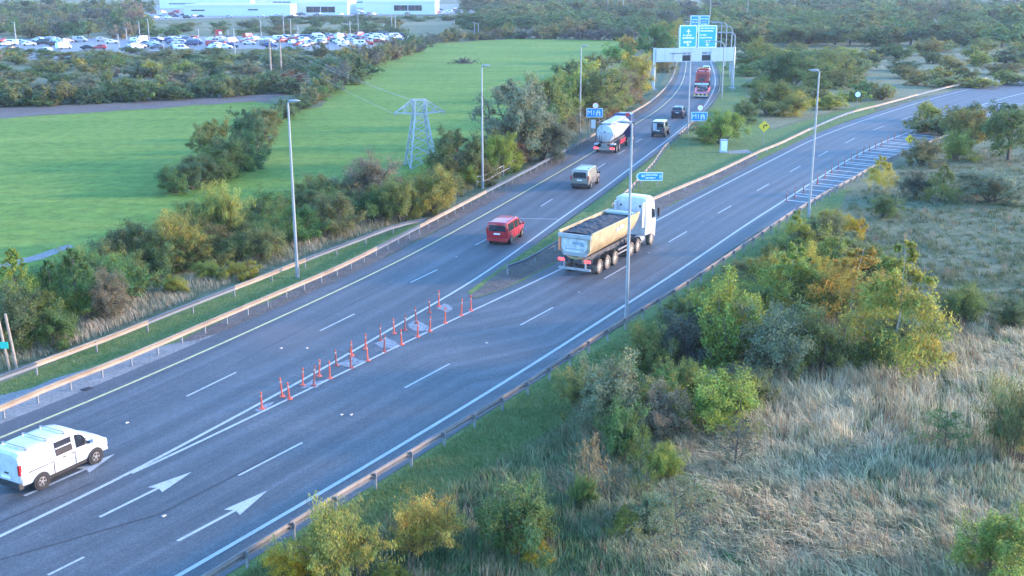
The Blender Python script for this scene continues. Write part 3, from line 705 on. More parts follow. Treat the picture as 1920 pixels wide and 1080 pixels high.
# trailer body: half-pipe section lofted from rear to front
def pipe(x, top, bot, wt, n=14):
    r = []
    for k in range(n + 1):
        a = math.pi * k / n; r.append((x, math.cos(a) * wt * (1 if abs(math.cos(a)) > .9 else .99), top - (top - bot) * max(0, math.sin(a)) ** .62))
    return r
stn = [(-7.0, 2.92, 1.28), (-6.95, 2.95, 1.15), (-3, 3.02, 1.2), (0.2, 3.06, 1.25), (.9, 3.1, 1.45), (1.45, 3.12, 2.1), (1.5, 3.12, 2.3)]
outer = MB().rings([pipe(x, zt, zb, 1.25) for x, zt, zb in stn], closed=False, cap=False)
inner = [pipe(x, zt, zb + .08, 1.17) for x, zt, zb in stn]
outer.rings([r[::-1] for r in inner], closed=False, cap=False)
for k in range(len(stn) - 1):
    for e in (0, -1):
        a, b = pipe(*stn[k], 1.25)[e], pipe(*stn[k + 1], 1.25)[e]; c, d = inner[k + 1][e], inner[k][e]; outer.add([a, b, c, d], [(0, 1, 2, 3)])
body = part('tipper_body', outer, M['tipper'], t, 30)
part('top_rail', MB().box((-2.75, -1.24, 3.03), (8.5, .1, .12)), M['tipper'], body); part('top_rail', MB().box((-2.75, 1.24, 3.03), (8.5, .1, .12)), M['tipper'], body)
part('front_wall', MB().prism([(1.47, 1.2, 3.1), (1.47, -1.2, 3.1), (1.47, -1.1, 2.3), (1.47, 1.1, 2.3)], (.06, 0, 0)), M['tipper_grey'], body)
# tailgate
tg = [(-7.06, 1.22, 2.95), (-7.06, -1.22, 2.95), (-7.06, -1.2, 2.0), (-7.06, -.85, 1.42), (-7.06, .85, 1.42), (-7.06, 1.2, 2.0)]
gate = part('tailgate', MB().prism(tg, (.08, 0, 0)), M['tipper_grey'], t)
part('gate_panel', MB().prism([(-7.13, 1.0, 2.62), (-7.13, -1.0, 2.62), (-7.13, -.98, 2.05), (-7.13, -.75, 1.68), (-7.13, .75, 1.68), (-7.13, .98, 2.05)], (.07, 0, 0)), plain('dusty_white', (.45, .45, .43), .6, var=.3, scale=2.5), gate)
part('gate_header', MB().box((-7.1, 0, 2.83), (.14, 2.46, .26)), M['tipper_grey'], gate)
part('gate_print', MB().box((-7.14, -.25, 2.35), (.02, .8, .18)).box((-7.14, -.6, 2.22), (.02, .3, .14)).box((-7.14, 0, 1.92), (.02, 1.4, .05)), plain('faded_lettering', (.2, .27, .34), .6), gate)
part('gate_rib', MB().box((-7.12, 1.12, 2.2), (.1, .16, .9)), M['orange_paint'], gate); part('gate_rib', MB().box((-7.12, -1.12, 2.2), (.1, .16, .9)), M['tipper'], gate)
# load: lumpy heap
g = []; nx_, ny_ = 30, 9
for i in range(nx_):
    for j in range(ny_):
        x = -6.85 + i * 8.1 / (nx_ - 1); y = -1.12 + j * 2.24 / (ny_ - 1)
        z = 2.9 + .2 * math.cos(y * 1.1) - .012 * (x + 3) ** 2 * (1 if x > -3 else .35) + rnd.uniform(-.04, .04)
        g.append((x, y, z))
part('load', MB().add(g, [(i * ny_ + j, (i + 1) * ny_ + j, (i + 1) * ny_ + j + 1, i * ny_ + j + 1) for i in range(nx_ - 1) for j in range(ny_ - 1)]), M['load'], t)
part('trailer_sheet', MB().box((.9, 0, 3.02), (.9, 2.1, .1)).tube((.5, -1.1, 3.08), (.5, 1.1, 3.08), .07), plain('rolled_sheet', (.35, .42, .42), .8), t)
part('trailer_chassis', MB().box((-2.6, .45, 1.02), (8.6, .16, .3)).box((-2.6, -.45, 1.02), (8.6, .16, .3)).box((-6.6, 0, 1.0), (.2, 1.1, .3)).box((-2, 0, 1.0), (.2, 1.1, .2)), M['chassis'], t)
part('underrun_bar', MB().box((-7.05, 0, .52), (.12, 2.4, .14)).box((-7.0, .8, .8), (.08, .1, .6)).box((-7.0, -.8, .8), (.08, .1, .6)), M['tipper_grey'], t)
for sg in (-1, 1):
    part('tail_light', MB().box((-7.1, sg * 1.0, 1.12), (.08, .42, .18)), M['tail_red'], t)
    for x in (-5.6, -4.24, -2.88):
        wheel(t, x, sg * 1.08, .52, .36, 'dusty_rim', 8)
        mud = MB().rings([[(x + math.cos(a) * q, sg * y, .52 + math.sin(a) * q) for a in [R(20 + 140 * k / 8) for k in range(9)]] for q, y in ((.6, .92), (.64, 1.28))], closed=False, cap=False); part('mudguard', mud, M['black'], t, 40)
    part('side_guard', MB().box((-1.2, sg * 1.15, .95), (2.2, .05, .1)).box((-1.2, sg * 1.15, .65), (2.2, .05, .1)), M['galv'], t)
    part('side_lamp', MB().box((-.6, sg * 1.2, 1.18), (.3, .05, .08)), M['tail_off'], t)
part('side_print', MB().box((-2.6, -1.265, 2.55), (.5, .02, .22)).box((-1.9, -1.268, 2.62), (.7, .02, .24)), plain('pale_lettering', (.42, .42, .46), .6), body)
part('landing_leg', MB().box((-.1, -.8, .8), (.15, .15, .9)).box((-.1, .8, .8), (.15, .15, .9)), M['chassis'], t)
# tractor
part('tractor_chassis', MB().box((2.3, 0, .85), (5.4, .9, .28)).box((1.1, 0, 1.1), (1.1, 1.0, .16)), M['chassis'], t)
cb = Body([(2.85, .95, 2.0, 3.7, 3.78, 1.2, 1.24, 1.19), (2.92, .9, 2.0, 3.74, 3.82, 1.22, 1.25, 1.21), (4.1, .85, 2.0, 3.78, 3.88, 1.22, 1.25, 1.21), (4.65, .6, 2.0, 3.35, 3.5, 1.22, 1.25, 1.18), (4.95, .45, 2.0, 2.7, 2.85, 1.2, 1.24, 1.12), (5.15, .4, 1.8, 1.95, 2.05, 1.1, 1.12, 1.05)])
cab = part('cab', cb.shell(), M['white_paint'], t, 38)
for sg in (-1, 1):
    part('side_window', cb.side_pane([(4.0, .06), (4.75, .06), (4.6, .5), (4.0, .5)], sg), M['glass'], cab)
    part('mirror', MB().box((4.95, sg * 1.45, 2.45), (.14, .16, .7)), M['black'], cab)
    part('wind_deflector', MB().box((2.65, sg * 1.12, 2.6), (.55, .05, 1.9)), M['white_paint'], cab)
    part('headlight', MB().box((5.1, sg * .85, .85), (.12, .4, .25)), M['head'], cab)
    part('fuel_tank', MB().lathe([(.01, -.6), (.32, -.6), (.34, -.55), (.34, .55), (.32, .6), (.01, .6)], 16, Matrix.Translation((2.45, sg * .82, .72)) @ Matrix.Rotation(math.pi / 2, 4, 'Y')), M['rim'], t, 40)
    wheel(t, 4.25, sg * 1.06, .52, .32, 'dusty_rim', 8); wheel(t, 1.45, sg * 1.04, .52, .4, 'dusty_rim', 8); wheel(t, .2, sg * 1.04, .52, .4, 'dusty_rim', 8)
    for x in (1.45, .2):
        mud = MB().rings([[(x + math.cos(a) * q, sg * y, .52 + math.sin(a) * q) for a in [R(20 + 140 * k / 8) for k in range(9)]] for q, y in ((.6, .86), (.64, 1.26))], closed=False, cap=False); part('mudguard', mud, M['black'], t, 40)
part('cab_vent', MB().box((2.82, .8, 3.2), (.06, .12, .16)).box((2.82, -.75, 3.2), (.06, .12, .16)).box((2.82, .85, 2.6), (.06, .1, .3)), M['black'], cab)
part('windscreen', cb.cross_pane(5.02, 0, 4.72, 1, .12), M['glass'], cab, 40)
part('air_line', MB().tube((2.6, .3, 1.6), (1.9, .1, 1.2), .04, n=6).tube((2.6, -.2, 1.6), (1.9, -.1, 1.25), .04, n=6), M['black'], t)

# tanker
loc, h = on_road(Ll, (1172, 284), -4.6, 1.12)
loc, h = on_road(Lr, (1155, 287), -4.6, 1.12)
t = thing('tanker_lorry', 'tanker lorry with white rear end, orange flank and dark blue cab', 'lorry', loc, h)
def ell(x, w, z0, z1, n=24): return [(x, math.cos(a) * w, (z0 + z1) / 2 + math.sin(a) * (z1 - z0) / 2) for a in [2 * math.pi * k / n for k in range(n)]]
tank = part('tank', MB().rings([ell(-5.9, .35, 1.9, 2.75), ell(-5.75, .95, 1.45, 3.25), ell(-5.45, 1.12, 1.25, 3.4), ell(0.2, 1.14, 1.25, 3.42), ell(.6, 1.14, 1.4, 3.42), ell(3.0, 1.1, 1.75, 3.42), ell(3.2, .8, 2.0, 3.2)]), M['white_paint'], t, 40)
part('tank_end', MB().rings([ell(-5.98, .2, 2.1, 2.6), ell(-5.94, .4, 1.88, 2.78), ell(-5.79, .985, 1.42, 3.28), ell(-5.5, 1.145, 1.235, 3.43), ell(-5.2, 1.15, 1.235, 3.43)]), M['white_paint'], tank, 40)
part('walkway', MB().box((-1.4, 0, 3.46), (8.2, 1.3, .08)), M['white_paint'], tank)
part('handrail', MB().tube((-5.6, 1.12, 3.5), (2.8, 1.12, 3.5), .03, n=6).tube((-5.6, -1.12, 3.5), (2.8, -1.12, 3.5), .03, n=6).tube((-5.6, 1.12, 3.5), (-5.6, -1.12, 3.5), .03, n=6).tube((-5.75, 1.12, 1.2), (-5.6, 1.12, 3.5), .03, n=6).tube((-5.75, -1.12, 1.2), (-5.6, -1.12, 3.5), .03, n=6), M['black'], tank)
part('tank_badge', MB().lathe([(.01, 0), (.12, 0), (.12, .03), (.01, .03)], 14, Matrix.Translation((-5.97, 0, 2.55)) @ Matrix.Rotation(-math.pi / 2, 4, 'Y')).box((-5.96, .45, 2.45), (.05, .3, .05)).box((-5.96, -.45, 2.45), (.05, .3, .05)), plain('badge', (.12, .2, .35), .5), tank)
part('ladder', MB().tube((-5.95, .62, 1.3), (-5.75, .62, 3.2), .025, n=6).tube((-5.95, .38, 1.3), (-5.85, .38, 3.2), .025, n=6), M['black'], tank)
part('chassis', MB().box((-1.5, .45, 1.05), (9, .16, .28)).box((-1.5, -.45, 1.05), (9, .16, .28)), M['chassis'], t)
part('rear_bumper', MB().box((-6.0, 0, .6), (.16, 2.46, .3)), M['rim'], t)
part('valve_box', MB().box((-5.75, 0, 1.0), (.4, .9, .4)), M['rim'], t)
for sg in (-1, 1):
    part('tail_light', MB().box((-6.1, sg * .98, .68), (.06, .5, .2)), M['tail_red'], t)
    part('mudguard_panel', MB().box((-5.6, sg * 1.0, 1.12), (.9, .46, .12)), M['white_paint'], t)
    part('side_skirt', MB().box((-1.0, sg * 1.12, .95), (3.0, .08, .55)), M['red_paint'], t)
    for x in (-4.6, -3.25, 1.6, 4.9): wheel(t, x, sg * 1.06, .5, .34, 'rim', 8)
cb = Body([(3.5, .8, 2.0, 3.3, 3.5, 1.16, 1.22, 1.1), (3.6, .8, 2.0, 3.55, 3.7, 1.2, 1.25, 1.12), (4.9, .6, 2.0, 3.55, 3.7, 1.2, 1.25, 1.12), (5.5, .45, 2.0, 2.9, 3.0, 1.2, 1.24, 1.12), (5.75, .4, 1.7, 1.9, 2.0, 1.1, 1.12, 1.05)])
cab = part('cab', cb.shell(), M['navy_paint'], t, 38)
for sg in (-1, 1): part('side_window', cb.side_pane([(4.5, .06), (5.3, .06), (5.1, .5), (4.5, .5)], sg), M['glass'], cab)
part('windscreen', cb.cross_pane(5.56, 0, 5.3, 1, .12), M['glass'], cab, 40)
part('roof_marker', MB().box((3.6, -.7, 3.6), (.3, .5, .4)), M['red_paint'], cab)

# red lorry
loc, h = on_road(Lr, (1327, 166), -3.0, 1.1)
t = thing('red_lorry', 'tall red lorry with equipment on its back, pulling a low red trailer', 'lorry', loc, h); t.scale = (1.12, 1.12, 1.14)
part('deck', MB().box((-1.6, 0, 1.2), (5.0, 2.4, .3)), M['red_paint'], t)
part('locker', MB().box((-1.1, 0, 2.0), (3.4, 2.3, 1.3), taper=.96), M['red_paint'], t)
part('locker_rail', MB().box((-1.1, 0, 2.72), (3.2, 2.0, .1)).box((-2.7, .8, 2.85), (.2, .3, .3)).box((-2.7, -.5, 2.85), (.2, .4, .25)), plain('faded_red', (.4, .06, .06), .6), t)
part('rear_panel', MB().box((-2.84, 0, 1.95), (.06, 1.6, .8)), plain('dark_red', (.25, .03, .04), .6), t)
part('winch', MB().box((-3.7, 0, 1.5), (.7, .8, .4)).tube((-3.9, 0, 1.5), (-4.6, 0, 1.0), .1), M['chassis'], t)
part('rear_bumper', MB().box((-4.1, 0, .8), (.14, 2.3, .3)), M['plate'], t)
for sg in (-1, 1):
    part('tail_light', MB().box((-4.18, sg * .95, 1.05), (.06, .3, .16)), M['tail_off'], t)
    for x in (-3.0, 2.2): wheel(t, x, sg * 1.02, .48, .34, 'rim', 8)
cb = Body([(1.0, .8, 1.9, 2.7, 2.85, 1.1, 1.18, 1.05), (1.1, .8, 1.9, 2.8, 2.95, 1.15, 1.2, 1.08), (2.3, .6, 1.9, 2.8, 2.95, 1.15, 1.2, 1.08), (2.9, .5, 1.7, 1.9, 2.0, 1.1, 1.15, 1.0)])
cab = part('cab', cb.shell(), M['red_paint'], t, 38)
for sg in (-1, 1): part('side_window', cb.side_pane([(1.6, .1), (2.5, .1), (2.3, .8), (1.6, .8)], sg), M['glass'], cab)
part('windscreen', cb.cross_pane(2.82, 0, 2.4, 1, .12), M['glass'], cab, 40)
part('light_bar', MB().box((1.5, 0, 3.0), (.3, 1.5, .14)), M['amber'], cab)

loc, h = on_road(Lr, (1326, 184), -2.4, 1.1)
t = thing('low_trailer', 'low red flatbed trailer with a yellow chequered rear bar behind the red lorry', 'trailer', loc, h)
part('deck', MB().box((.6, 0, .95), (7.0, 2.5, .22)), M['red_paint'], t)
part('ramp', MB().prism([(-2.9, -1.25, .95), (-2.9, 1.25, .95), (-3.6, 1.2, .62), (-3.6, -1.2, .62)], (0, 0, .1)), plain('faded_pink_deck', (.45, .16, .2), .6), t)
part('side_board', MB().box((.8, -1.2, 1.25), (6.0, .08, .4)), plain('pink_red_board', (.6, .1, .14), .5), t); part('side_board', MB().box((.8, 1.2, 1.25), (6.0, .08, .4)), M['red_paint'], t)
part('cargo', MB().box((1.2, -.2, 1.35), (2.6, 1.5, .6), taper=.7).box((-1.2, .3, 1.2), (1.0, 1.2, .35), taper=.8), M['chassis'], t)
for k in range(7): part('chequer_block', MB().box((-3.64, -1.05 + k * .35, .62), (.06, .3, .3)), M['sign_yellow'] if k % 2 == 0 else M['black'], t)
part('rear_bar', MB().box((-3.6, 0, .4), (.1, 2.4, .12)), M['plate'], t)
for sg in (-1, 1):
    part('tail_light', MB().box((-3.65, sg * 1.15, .86), (.06, .2, .14)), M['tail_off'], t)
    for x in (-2.4, -1.3): wheel(t, x, sg * 1.0, .4, .26, 'rim', 6)

# parked cars
car_meshes = {k: parked_mesh(k) for k in ('hatch', 'saloon', 'van')}
palette = [('white', (.75, .77, .8), 9), ('silver', (.42, .45, .48), 5), ('black', (.02, .02, .025), 4), ('dark blue', (.03, .05, .14), 3), ('red', (.4, .03, .03), 2), ('grey', (.14, .15, .16), 4)]
bag = [p for p in palette for _ in range(p[2])]
def park(x, y, kind=None, col=None, rz=None, where='in the far car park', group='cars in the car park beyond the fields'):
    c = col or rnd.choice(bag); kind = kind or rnd.choice(['hatch', 'saloon', 'hatch', 'saloon', 'van'])
    g = G(x, y); rz = rnd.choice([R(8), R(188), R(14), R(60), R(240)]) + rnd.uniform(-.1, .1) if rz is None else rz
    word = {'hatch': 'hatchback', 'saloon': 'saloon car', 'van': 'van'}[kind]
    return link('parked_van' if kind == 'van' else 'parked_car', car_meshes[kind], loc=(g[0], g[1], .035), rz=rz, label=f'{c[0]} {word} parked {where}', cat='van' if kind == 'van' else 'car', group=f'{c[0]} {word}s ' + group.replace('cars ', '', 1), color=tuple(min(1, q * rnd.uniform(.85, 1.15)) for q in c[1]))
WHT, BLK, REDC, SIL = palette[0], palette[2], palette[4], palette[1]
cars = [(5, 80, REDC), (12, 86, WHT), (20, 85, WHT), (22, 94, BLK), (37, 82, SIL), (55, 86, WHT), (72, 78, WHT), (80, 84, BLK), (92, 80, SIL), (84, 99, WHT), (104, 87, BLK), (112, 80, WHT), (120, 92, WHT), (118, 84, SIL), (126, 80, SIL), (151, 79, SIL), (166, 93, BLK), (187, 93, REDC), (192, 78, SIL), (210, 82, WHT)]
for x, y, c in cars: park(x, y, col=c)
row = [(250, 268, 76, 96, 8), (262, 300, 74, 92, 14), (318, 345, 74, 96, 16), (340, 368, 74, 88, 12), (394, 438, 74, 94, 18), (458, 484, 72, 84, 10), (496, 512, 76, 90, 9), (520, 542, 72, 80, 6), (546, 560, 72, 84, 8), (560, 592, 72, 90, 12), (594, 640, 68, 84, 18), (640, 690, 70, 88, 24), (690, 752, 68, 82, 22)]
for x0, x1, y0, y1, k in row:
    done = []
    for _ in range(k * 6):
        if len(done) >= k: break
        x, y = rnd.uniform(x0, x1), rnd.uniform(y0, y1)
        g = G(x, y)
        if all(np.linalg.norm(g - d) > 4.7 for d in done): done.append(g); park(x, y)
park(525, 77, 'van', WHT); park(712, 73, 'van', WHT); park(672, 70, 'van', REDC)
done = []
for _ in range(900):
    if len(done) > 90: break
    x, y = rnd.uniform(285, 880), rnd.uniform(24, 36); y -= (x - 285) * .012
    g = G(x, y)
    if all(np.linalg.norm(g - d) > 6 for d in done): done.append(g); park(x, y, where='by the far showrooms', group='outside the showrooms')

# ---------------------------------------------------------------- street furniture, signs, gantry, pylon, buildings
def lamp_post(label, base, top_y, reach=1.7, direction=-1, group='tall street lamps by the carriageways', double=False, thin=1.0):
    g = G(*base); ht = zat(g[1], top_y)
    t = thing('street_lamp', label, 'street lamp', (g[0], g[1], 0), group=group)
    pole = part('pole', MB().tube((0, 0, 0), (0, 0, .9), .14 * thin, .13 * thin, 12).tube((0, 0, .9), (0, 0, ht), .11 * thin, .06 * thin, 12), M['pole'], t, 40)
    part('base_door', MB().box((.12 * thin, -.05, .55), (.06, .1, .5)), M['galv'], pole)
    for d in ((direction, -direction) if double else (direction,)):
        part('arm', MB().tube((0, 0, ht - .02), (d * .5, -.05, ht + .1), .04 * thin, .035 * thin, 8), M['pole'], t)
        x = d * (reach * .5)
        Mx = Matrix.Translation((x, -.05, ht + .12)) @ Matrix.Diagonal((reach * .5, .26, .13, 1))
        hd = part('lamp_head', MB().lathe([(.05, .5), (.55, .45), (.9, .15), (1, -.1), (.8, -.35), (.3, -.5)], 18, Mx), M['pole'], t, 60)
        part('lens', MB().lathe([(.02, -.9), (.5, -.75), (.75, -.4), (.78, -.3)], 16, Mx), M['head'], hd, 60)
    return t
lamp_post('tall street lamp between the two barriers on the left', (558, 522), 192, .85, 1)
lamp_post('tall street lamp behind the barrier and tubular handrail', (905, 354), 125, .85, 1)
lamp_post('tall street lamp by the bushes left of the blue motorway sign', (1087, 259), 88, .95, 1)
lamp_post('nearest tall street lamp, standing right of the tipper lorry', (1174, 612), 232, .85, -1)
lamp_post('tall street lamp beside the hatched strip', (1516, 408), 134, .9, -1)
lamp_post('tall street lamp in front of the gantry by the right blue motorway sign', (1289, 252), 101, 3.0, -1)
lamp_post('twin-armed street lamp standing behind the red lorry', (1300, 120), 41, 3, 1, double=True)
def curved_lamp(base, top_y, label):
    g = G(*base); ht = zat(g[1], top_y); t = thing('curved_street_lamp', label, 'street lamp', (g[0], g[1], 0), group='slender curved street lamps right of the gantry')
    part('pole', MB().tube((0, 0, 0), (0, 0, ht - .8), .12, .1, 8), M['pole'], t, 40)
    pts = [(-1.0 + math.cos(a) * 1.0, 0, ht - .8 + math.sin(a) * .8) for a in [R(90 * k / 6) for k in range(7)]] + [(-2.6, 0, ht + .05)]
    mb = MB()
    for a, b in zip(pts, pts[1:]): mb.tube(a, b, .09, n=8)
    part('arm', mb, M['pole'], t, 40); part('lamp_head', MB().box((-3.0, 0, ht + .03), (1.0, .4, .18), taper=.8), M['pole'], t)
curved_lamp((1353, 186), 78, 'slender curved street lamp on the grass right of the red car')
curved_lamp((1373, 172), 61, 'rightmost slender curved street lamp, beside the gantry post')
curved_lamp((1368, 148), 49, 'slender curved street lamp behind the gantry, second from right')
curved_lamp((1359, 128), 43, 'slender curved street lamp behind the gantry, middle one')
curved_lamp((1350, 116), 41, 'slender curved street lamp nearest the gantry signs')
def mast(base, top_y, label, r=.12, wood=False, group='slender lamp columns of the car park', name='lamp_column', cat='lamp column'):
    g = G(*base); ht = zat(g[1], top_y); t = thing(name, label, cat, (g[0], g[1], 0), group=group)
    part('pole', MB().tube((0, 0, 0), (0, 0, ht), r * 1.3, r, 8), M['timber' if wood else 'pole'], t, 40)
    if wood: part('crossarm', MB().box((0, 0, ht - .5), (1.8, .12, .12)), M['timber'], t)
    else: part('lamp_head', MB().box((-.4, 0, ht), (1.1, .3, .14), taper=.8), M['pole'], t)
for x, yb, yt in [(31, 83, 42), (112, 82, 70), (224, 97, 64), (238, 78, 53), (263, 76, 41), (280, 75, 36), (373, 74, 54), (428, 74, 56), (441, 100, 52), (490, 70, 37), (533, 72, 25), (546, 72, 36), (559, 72, 50), (657, 72, 39), (672, 62, 27), (735, 66, 30), (742, 66, 28), (852, 64, 38), (890, 66, 42), (897, 66, 44), (1107, 64, 33), (1139, 40, -20), (1168, 38, -20), (1330, 60, -15), (1400, 52, -15), (1488, 40, -25), (1502, 36, -20)]:
    mast((x, yb), yt, 'thin far lamp column among parked cars and trees')
mast((509, 146), 73, 'left of the two timber power poles beyond the left field', .16, True, 'timber power poles', 'power_pole', 'power pole')
mast((528, 141), 75, 'right of the two timber power poles beyond the left field', .16, True, 'timber power poles', 'power_pole', 'power pole')

def sign_text(txt, size, parent, loc, mat, rz=0, name='lettering'):
    cu = bpy.data.curves.new(name, 'FONT'); cu.body = txt; cu.size = size; cu.extrude = .012; cu.align_x = 'CENTER'; cu.align_y = 'CENTER'
    o = bpy.data.objects.new(name, cu); C.objects.link(o)
    me = bpy.data.meshes.new_from_object(o.evaluated_get(bpy.context.evaluated_depsgraph_get())); bpy.data.objects.remove(o); bpy.data.curves.remove(cu)
    me.materials.clear(); me.materials.append(mat)
    me.transform(Matrix.Translation(loc) @ Matrix.Rotation(math.pi / 2, 4, 'X'))
    return link(name, me, parent)
def rows(specs, y):                         # far lettering too small to read: letter sized marks in rows
    mb = MB()
    for x0, x1, z, hh in specs:
        x = x0
        while x < x1 - .05:
            w = hh * rnd.uniform(.35, .7); w = min(w, x1 - x)
            mb.box((x + w / 2, y, z + rnd.uniform(-.1, .1) * hh), (w, .02, hh * rnd.uniform(.65, 1.0))); x += w + hh * .16
            if rnd.random() < .12: x += hh * .4
    return mb
def m1_sign(label, base, x0, x1, ytop, ybot, rtop, rd):
    g = G(*base); Y = g[1]; s = mpp(*base); z1, z0 = zat(Y, ytop), zat(Y, ybot); w = (x1 - x0) * s * 1.02; cx = ((x0 + x1) / 2 - base[0]) * s
    t = thing('motorway_sign', label, 'road sign', (g[0], g[1], 0), group='blue motorway signs with speed limit discs')
    for dx in (-.3, .3): part('post', MB().tube((cx + dx * w, .06, 0), (cx + dx * w, .06, z1), .045, n=8), M['galv'], t)
    p = part('panel', MB().box((cx, 0, (z0 + z1) / 2), (w, .05, z1 - z0)), M['sign_blue'], t)
    b = .07; zc = (z0 + z1) / 2
    part('border', MB().box((cx, -.032, z1 - b / 2), (w, .012, b)).box((cx, -.032, z0 + b / 2), (w, .012, b)).box((cx - w / 2 + b / 2, -.031, zc), (b, .012, z1 - z0)).box((cx + w / 2 - b / 2, -.031, zc), (b, .012, z1 - z0)), M['sign_white'], p)
    sign_text('M1', (z1 - z0) * .72, p, (cx - w * .2, -.04, zc), M['sign_white'])
    hh = (z1 - z0) * .3; q = cx + w * .22       # motorway symbol: two carriageways and a bridge
    part('motorway_symbol', MB().prism([(q - .3, -.04, zc - hh), (q - .12, -.04, zc - hh), (q - .05, -.04, zc + hh), (q - .14, -.04, zc + hh)], (0, .01, 0)).prism([(q + .12, -.04, zc - hh), (q + .3, -.04, zc - hh), (q + .14, -.04, zc + hh), (q + .05, -.04, zc + hh)], (0, .01, 0)).box((q, -.042, zc + hh * .2), (.62, .01, .1)), M['sign_white'], p)
    zr = zat(Y, rtop) - rd * s; r = rd * s
    d = part('speed_disc', MB().lathe([(.01, 0), (r, 0), (r, .04), (.01, .04)], 28, Matrix.Translation((cx + w * .05, .0, zr)) @ Matrix.Rotation(math.pi / 2, 4, 'X')), M['sign_white'], t)
    part('red_ring', MB().lathe([(r * .86, .042), (r * 1.02, .042), (r * 1.02, .052), (r * .86, .052), (r * .86, .042)], 28, Matrix.Translation((cx + w * .05, 0, zr)) @ Matrix.Rotation(math.pi / 2, 4, 'X'), cap=False), M['sign_red'], d)
    part('disc_post', MB().tube((cx + w * .05, .06, z1 - .1), (cx + w * .05, .06, zr), .04, n=8), M['galv'], t)
m1_sign('blue motorway sign with a speed disc beside the tanker', (1104, 256), 1099, 1129, 203, 220, 192, 6)
m1_sign('blue motorway sign with a speed disc on the median grass', (1302, 258), 1294, 1324, 210, 227, 196, 6)
# arrow-ended direction sign on the median
base = (1217, 352); g = G(*base); s = mpp(*base); Y = g[1]; z1, z0 = zat(Y, 323), zat(Y, 339); zc = (z0 + z1) / 2; w = 50 * s
t = thing('direction_sign', 'long blue direction sign with a rounded left point above the median barrier', 'road sign', (g[0], g[1], 0))
for dx in (-.28, .32): part('post', MB().tube((dx * w, .06, 0), (dx * w, .06, z1 - .02), .045, n=8), M['galv'], t)
hz = (z1 - z0) / 2
shape = lambda k: [(w / 2 * 1.0 - (.0 if k == 1 else .07), 0, zc + hz * k), (-w / 2 + hz * .9, 0, zc + hz * k), (-w / 2 + .1 + (1 - k) * .5, 0, zc + hz * k * .55), (-w / 2 + (1 - k) * .6, 0, zc), (-w / 2 + .1 + (1 - k) * .5, 0, zc - hz * k * .55), (-w / 2 + hz * .9, 0, zc - hz * k), (w / 2 - (.0 if k == 1 else .07), 0, zc - hz * k)]
p = part('panel', MB().prism(shape(1), (0, .05, 0)), M['sign_white'], t)
part('face', MB().prism([(x, y - .015, z) for x, y, z in shape(.78)], (0, .012, 0)), M['sign_blue'], p)
part('lettering', rows([(-w * .3, -w * .18, zc + .05, .28), (-w * .14, w * .3, zc + .15, .17), (-w * .14, w * .22, zc - .13, .17)], -.025), M['sign_white'], p, kind='stuff')
part('motorway_symbol', MB().box((w * .39, -.024, zc), (.05, .015, .4)).box((w * .43, -.024, zc), (.05, .015, .4)).box((w * .41, -.026, zc + .06), (.26, .015, .05)), M['sign_white'], p)
# yellow diamonds
def diamond(label, base, yc, hp):
    g = G(*base); s = mpp(*base); zc = zat(g[1], yc); r = hp * s
    t = thing('warning_sign', label, 'road sign', (g[0], g[1], 0), group='yellow diamond warning signs')
    part('post', MB().tube((0, .06, 0), (0, .06, zc), .045, n=8), M['galv'], t)
    p = part('panel', MB().prism([(r, 0, zc), (0, 0, zc + r), (-r, 0, zc), (0, 0, zc - r)], (0, .05, 0)), M['sign_yellow'], t)
    part('bend_arrow', MB().box((-.1 * r, -.012, zc - .1 * r), (.16 * r, .015, .55 * r)).box((.1 * r, -.012, zc + .2 * r), (.5 * r, .015, .16 * r)).prism([(.3 * r, -.018, zc + .42 * r), (.3 * r, -.018, zc - .02 * r), (.55 * r, -.018, zc + .2 * r)], (0, .012, 0)), M['black'], p)
diamond('yellow diamond bend sign on the grass beside the white cabinet', (1431, 273), 237, 11)
diamond('yellow diamond sign at the far end of the hatched strip', (1703, 292), 261, 9)
g = G(1606, 206); s = mpp(1606, 206); zc = zat(g[1], 177)
t = thing('round_sign', 'small round white speed sign on the meadow above the right carriageway', 'road sign', (g[0], g[1], 0))
part('post', MB().tube((0, .06, 0), (0, .06, zc), .045, n=8), M['galv'], t)
p = part('disc', MB().lathe([(.01, 0), (7 * s, 0), (7 * s, .04), (.01, .04)], 28, Matrix.Translation((0, 0, zc)) @ Matrix.Rotation(math.pi / 2, 4, 'X')), M['black'], t)
part('face', MB().lathe([(.01, .04), (5.2 * s, .04), (5.2 * s, .055), (.01, .055)], 28, Matrix.Translation((0, 0, zc)) @ Matrix.Rotation(math.pi / 2, 4, 'X')), M['sign_white'], p)
# white roadside cabinet
g = G(1356, 287)
t = thing('roadside_cabinet', 'tall white roadside cabinet on the grass in front of a bush', 'cabinet', (g[0], g[1], 0))
hc = zat(g[1], 262)
part('plinth', MB().box((0, 0, .1), (1.0, .8, .2)), M['concrete'], t)
bx = part('housing', MB().box((0, 0, hc / 2 + .08), (.82, .6, hc - .15)), M['white_paint'], t); part('lid', MB().box((0, 0, hc), (.92, .7, .08), taper=.9), M['sign_grey'], bx)
part('door', MB().box((0, -.31, hc / 2 + .1), (.7, .02, hc - .4)), M['sign_white'], bx)
pxsheet('cabinet_path', [(1366, 284), (1400, 281), (1412, 288), (1366, 289)], .07, M['dirty_concrete'])
# small control box by the tanker
g = G(1112, 254)
t = thing('control_box', 'pale metal box on a short post behind the tanker barrier', 'cabinet', (g[0], g[1], 0)); part('post', MB().tube((0, 0, 0), (0, 0, .9), .05, n=8), M['galv'], t); part('housing', MB().box((0, 0, 1.5), (.55, .35, 1.1)), M['sign_white'], t)
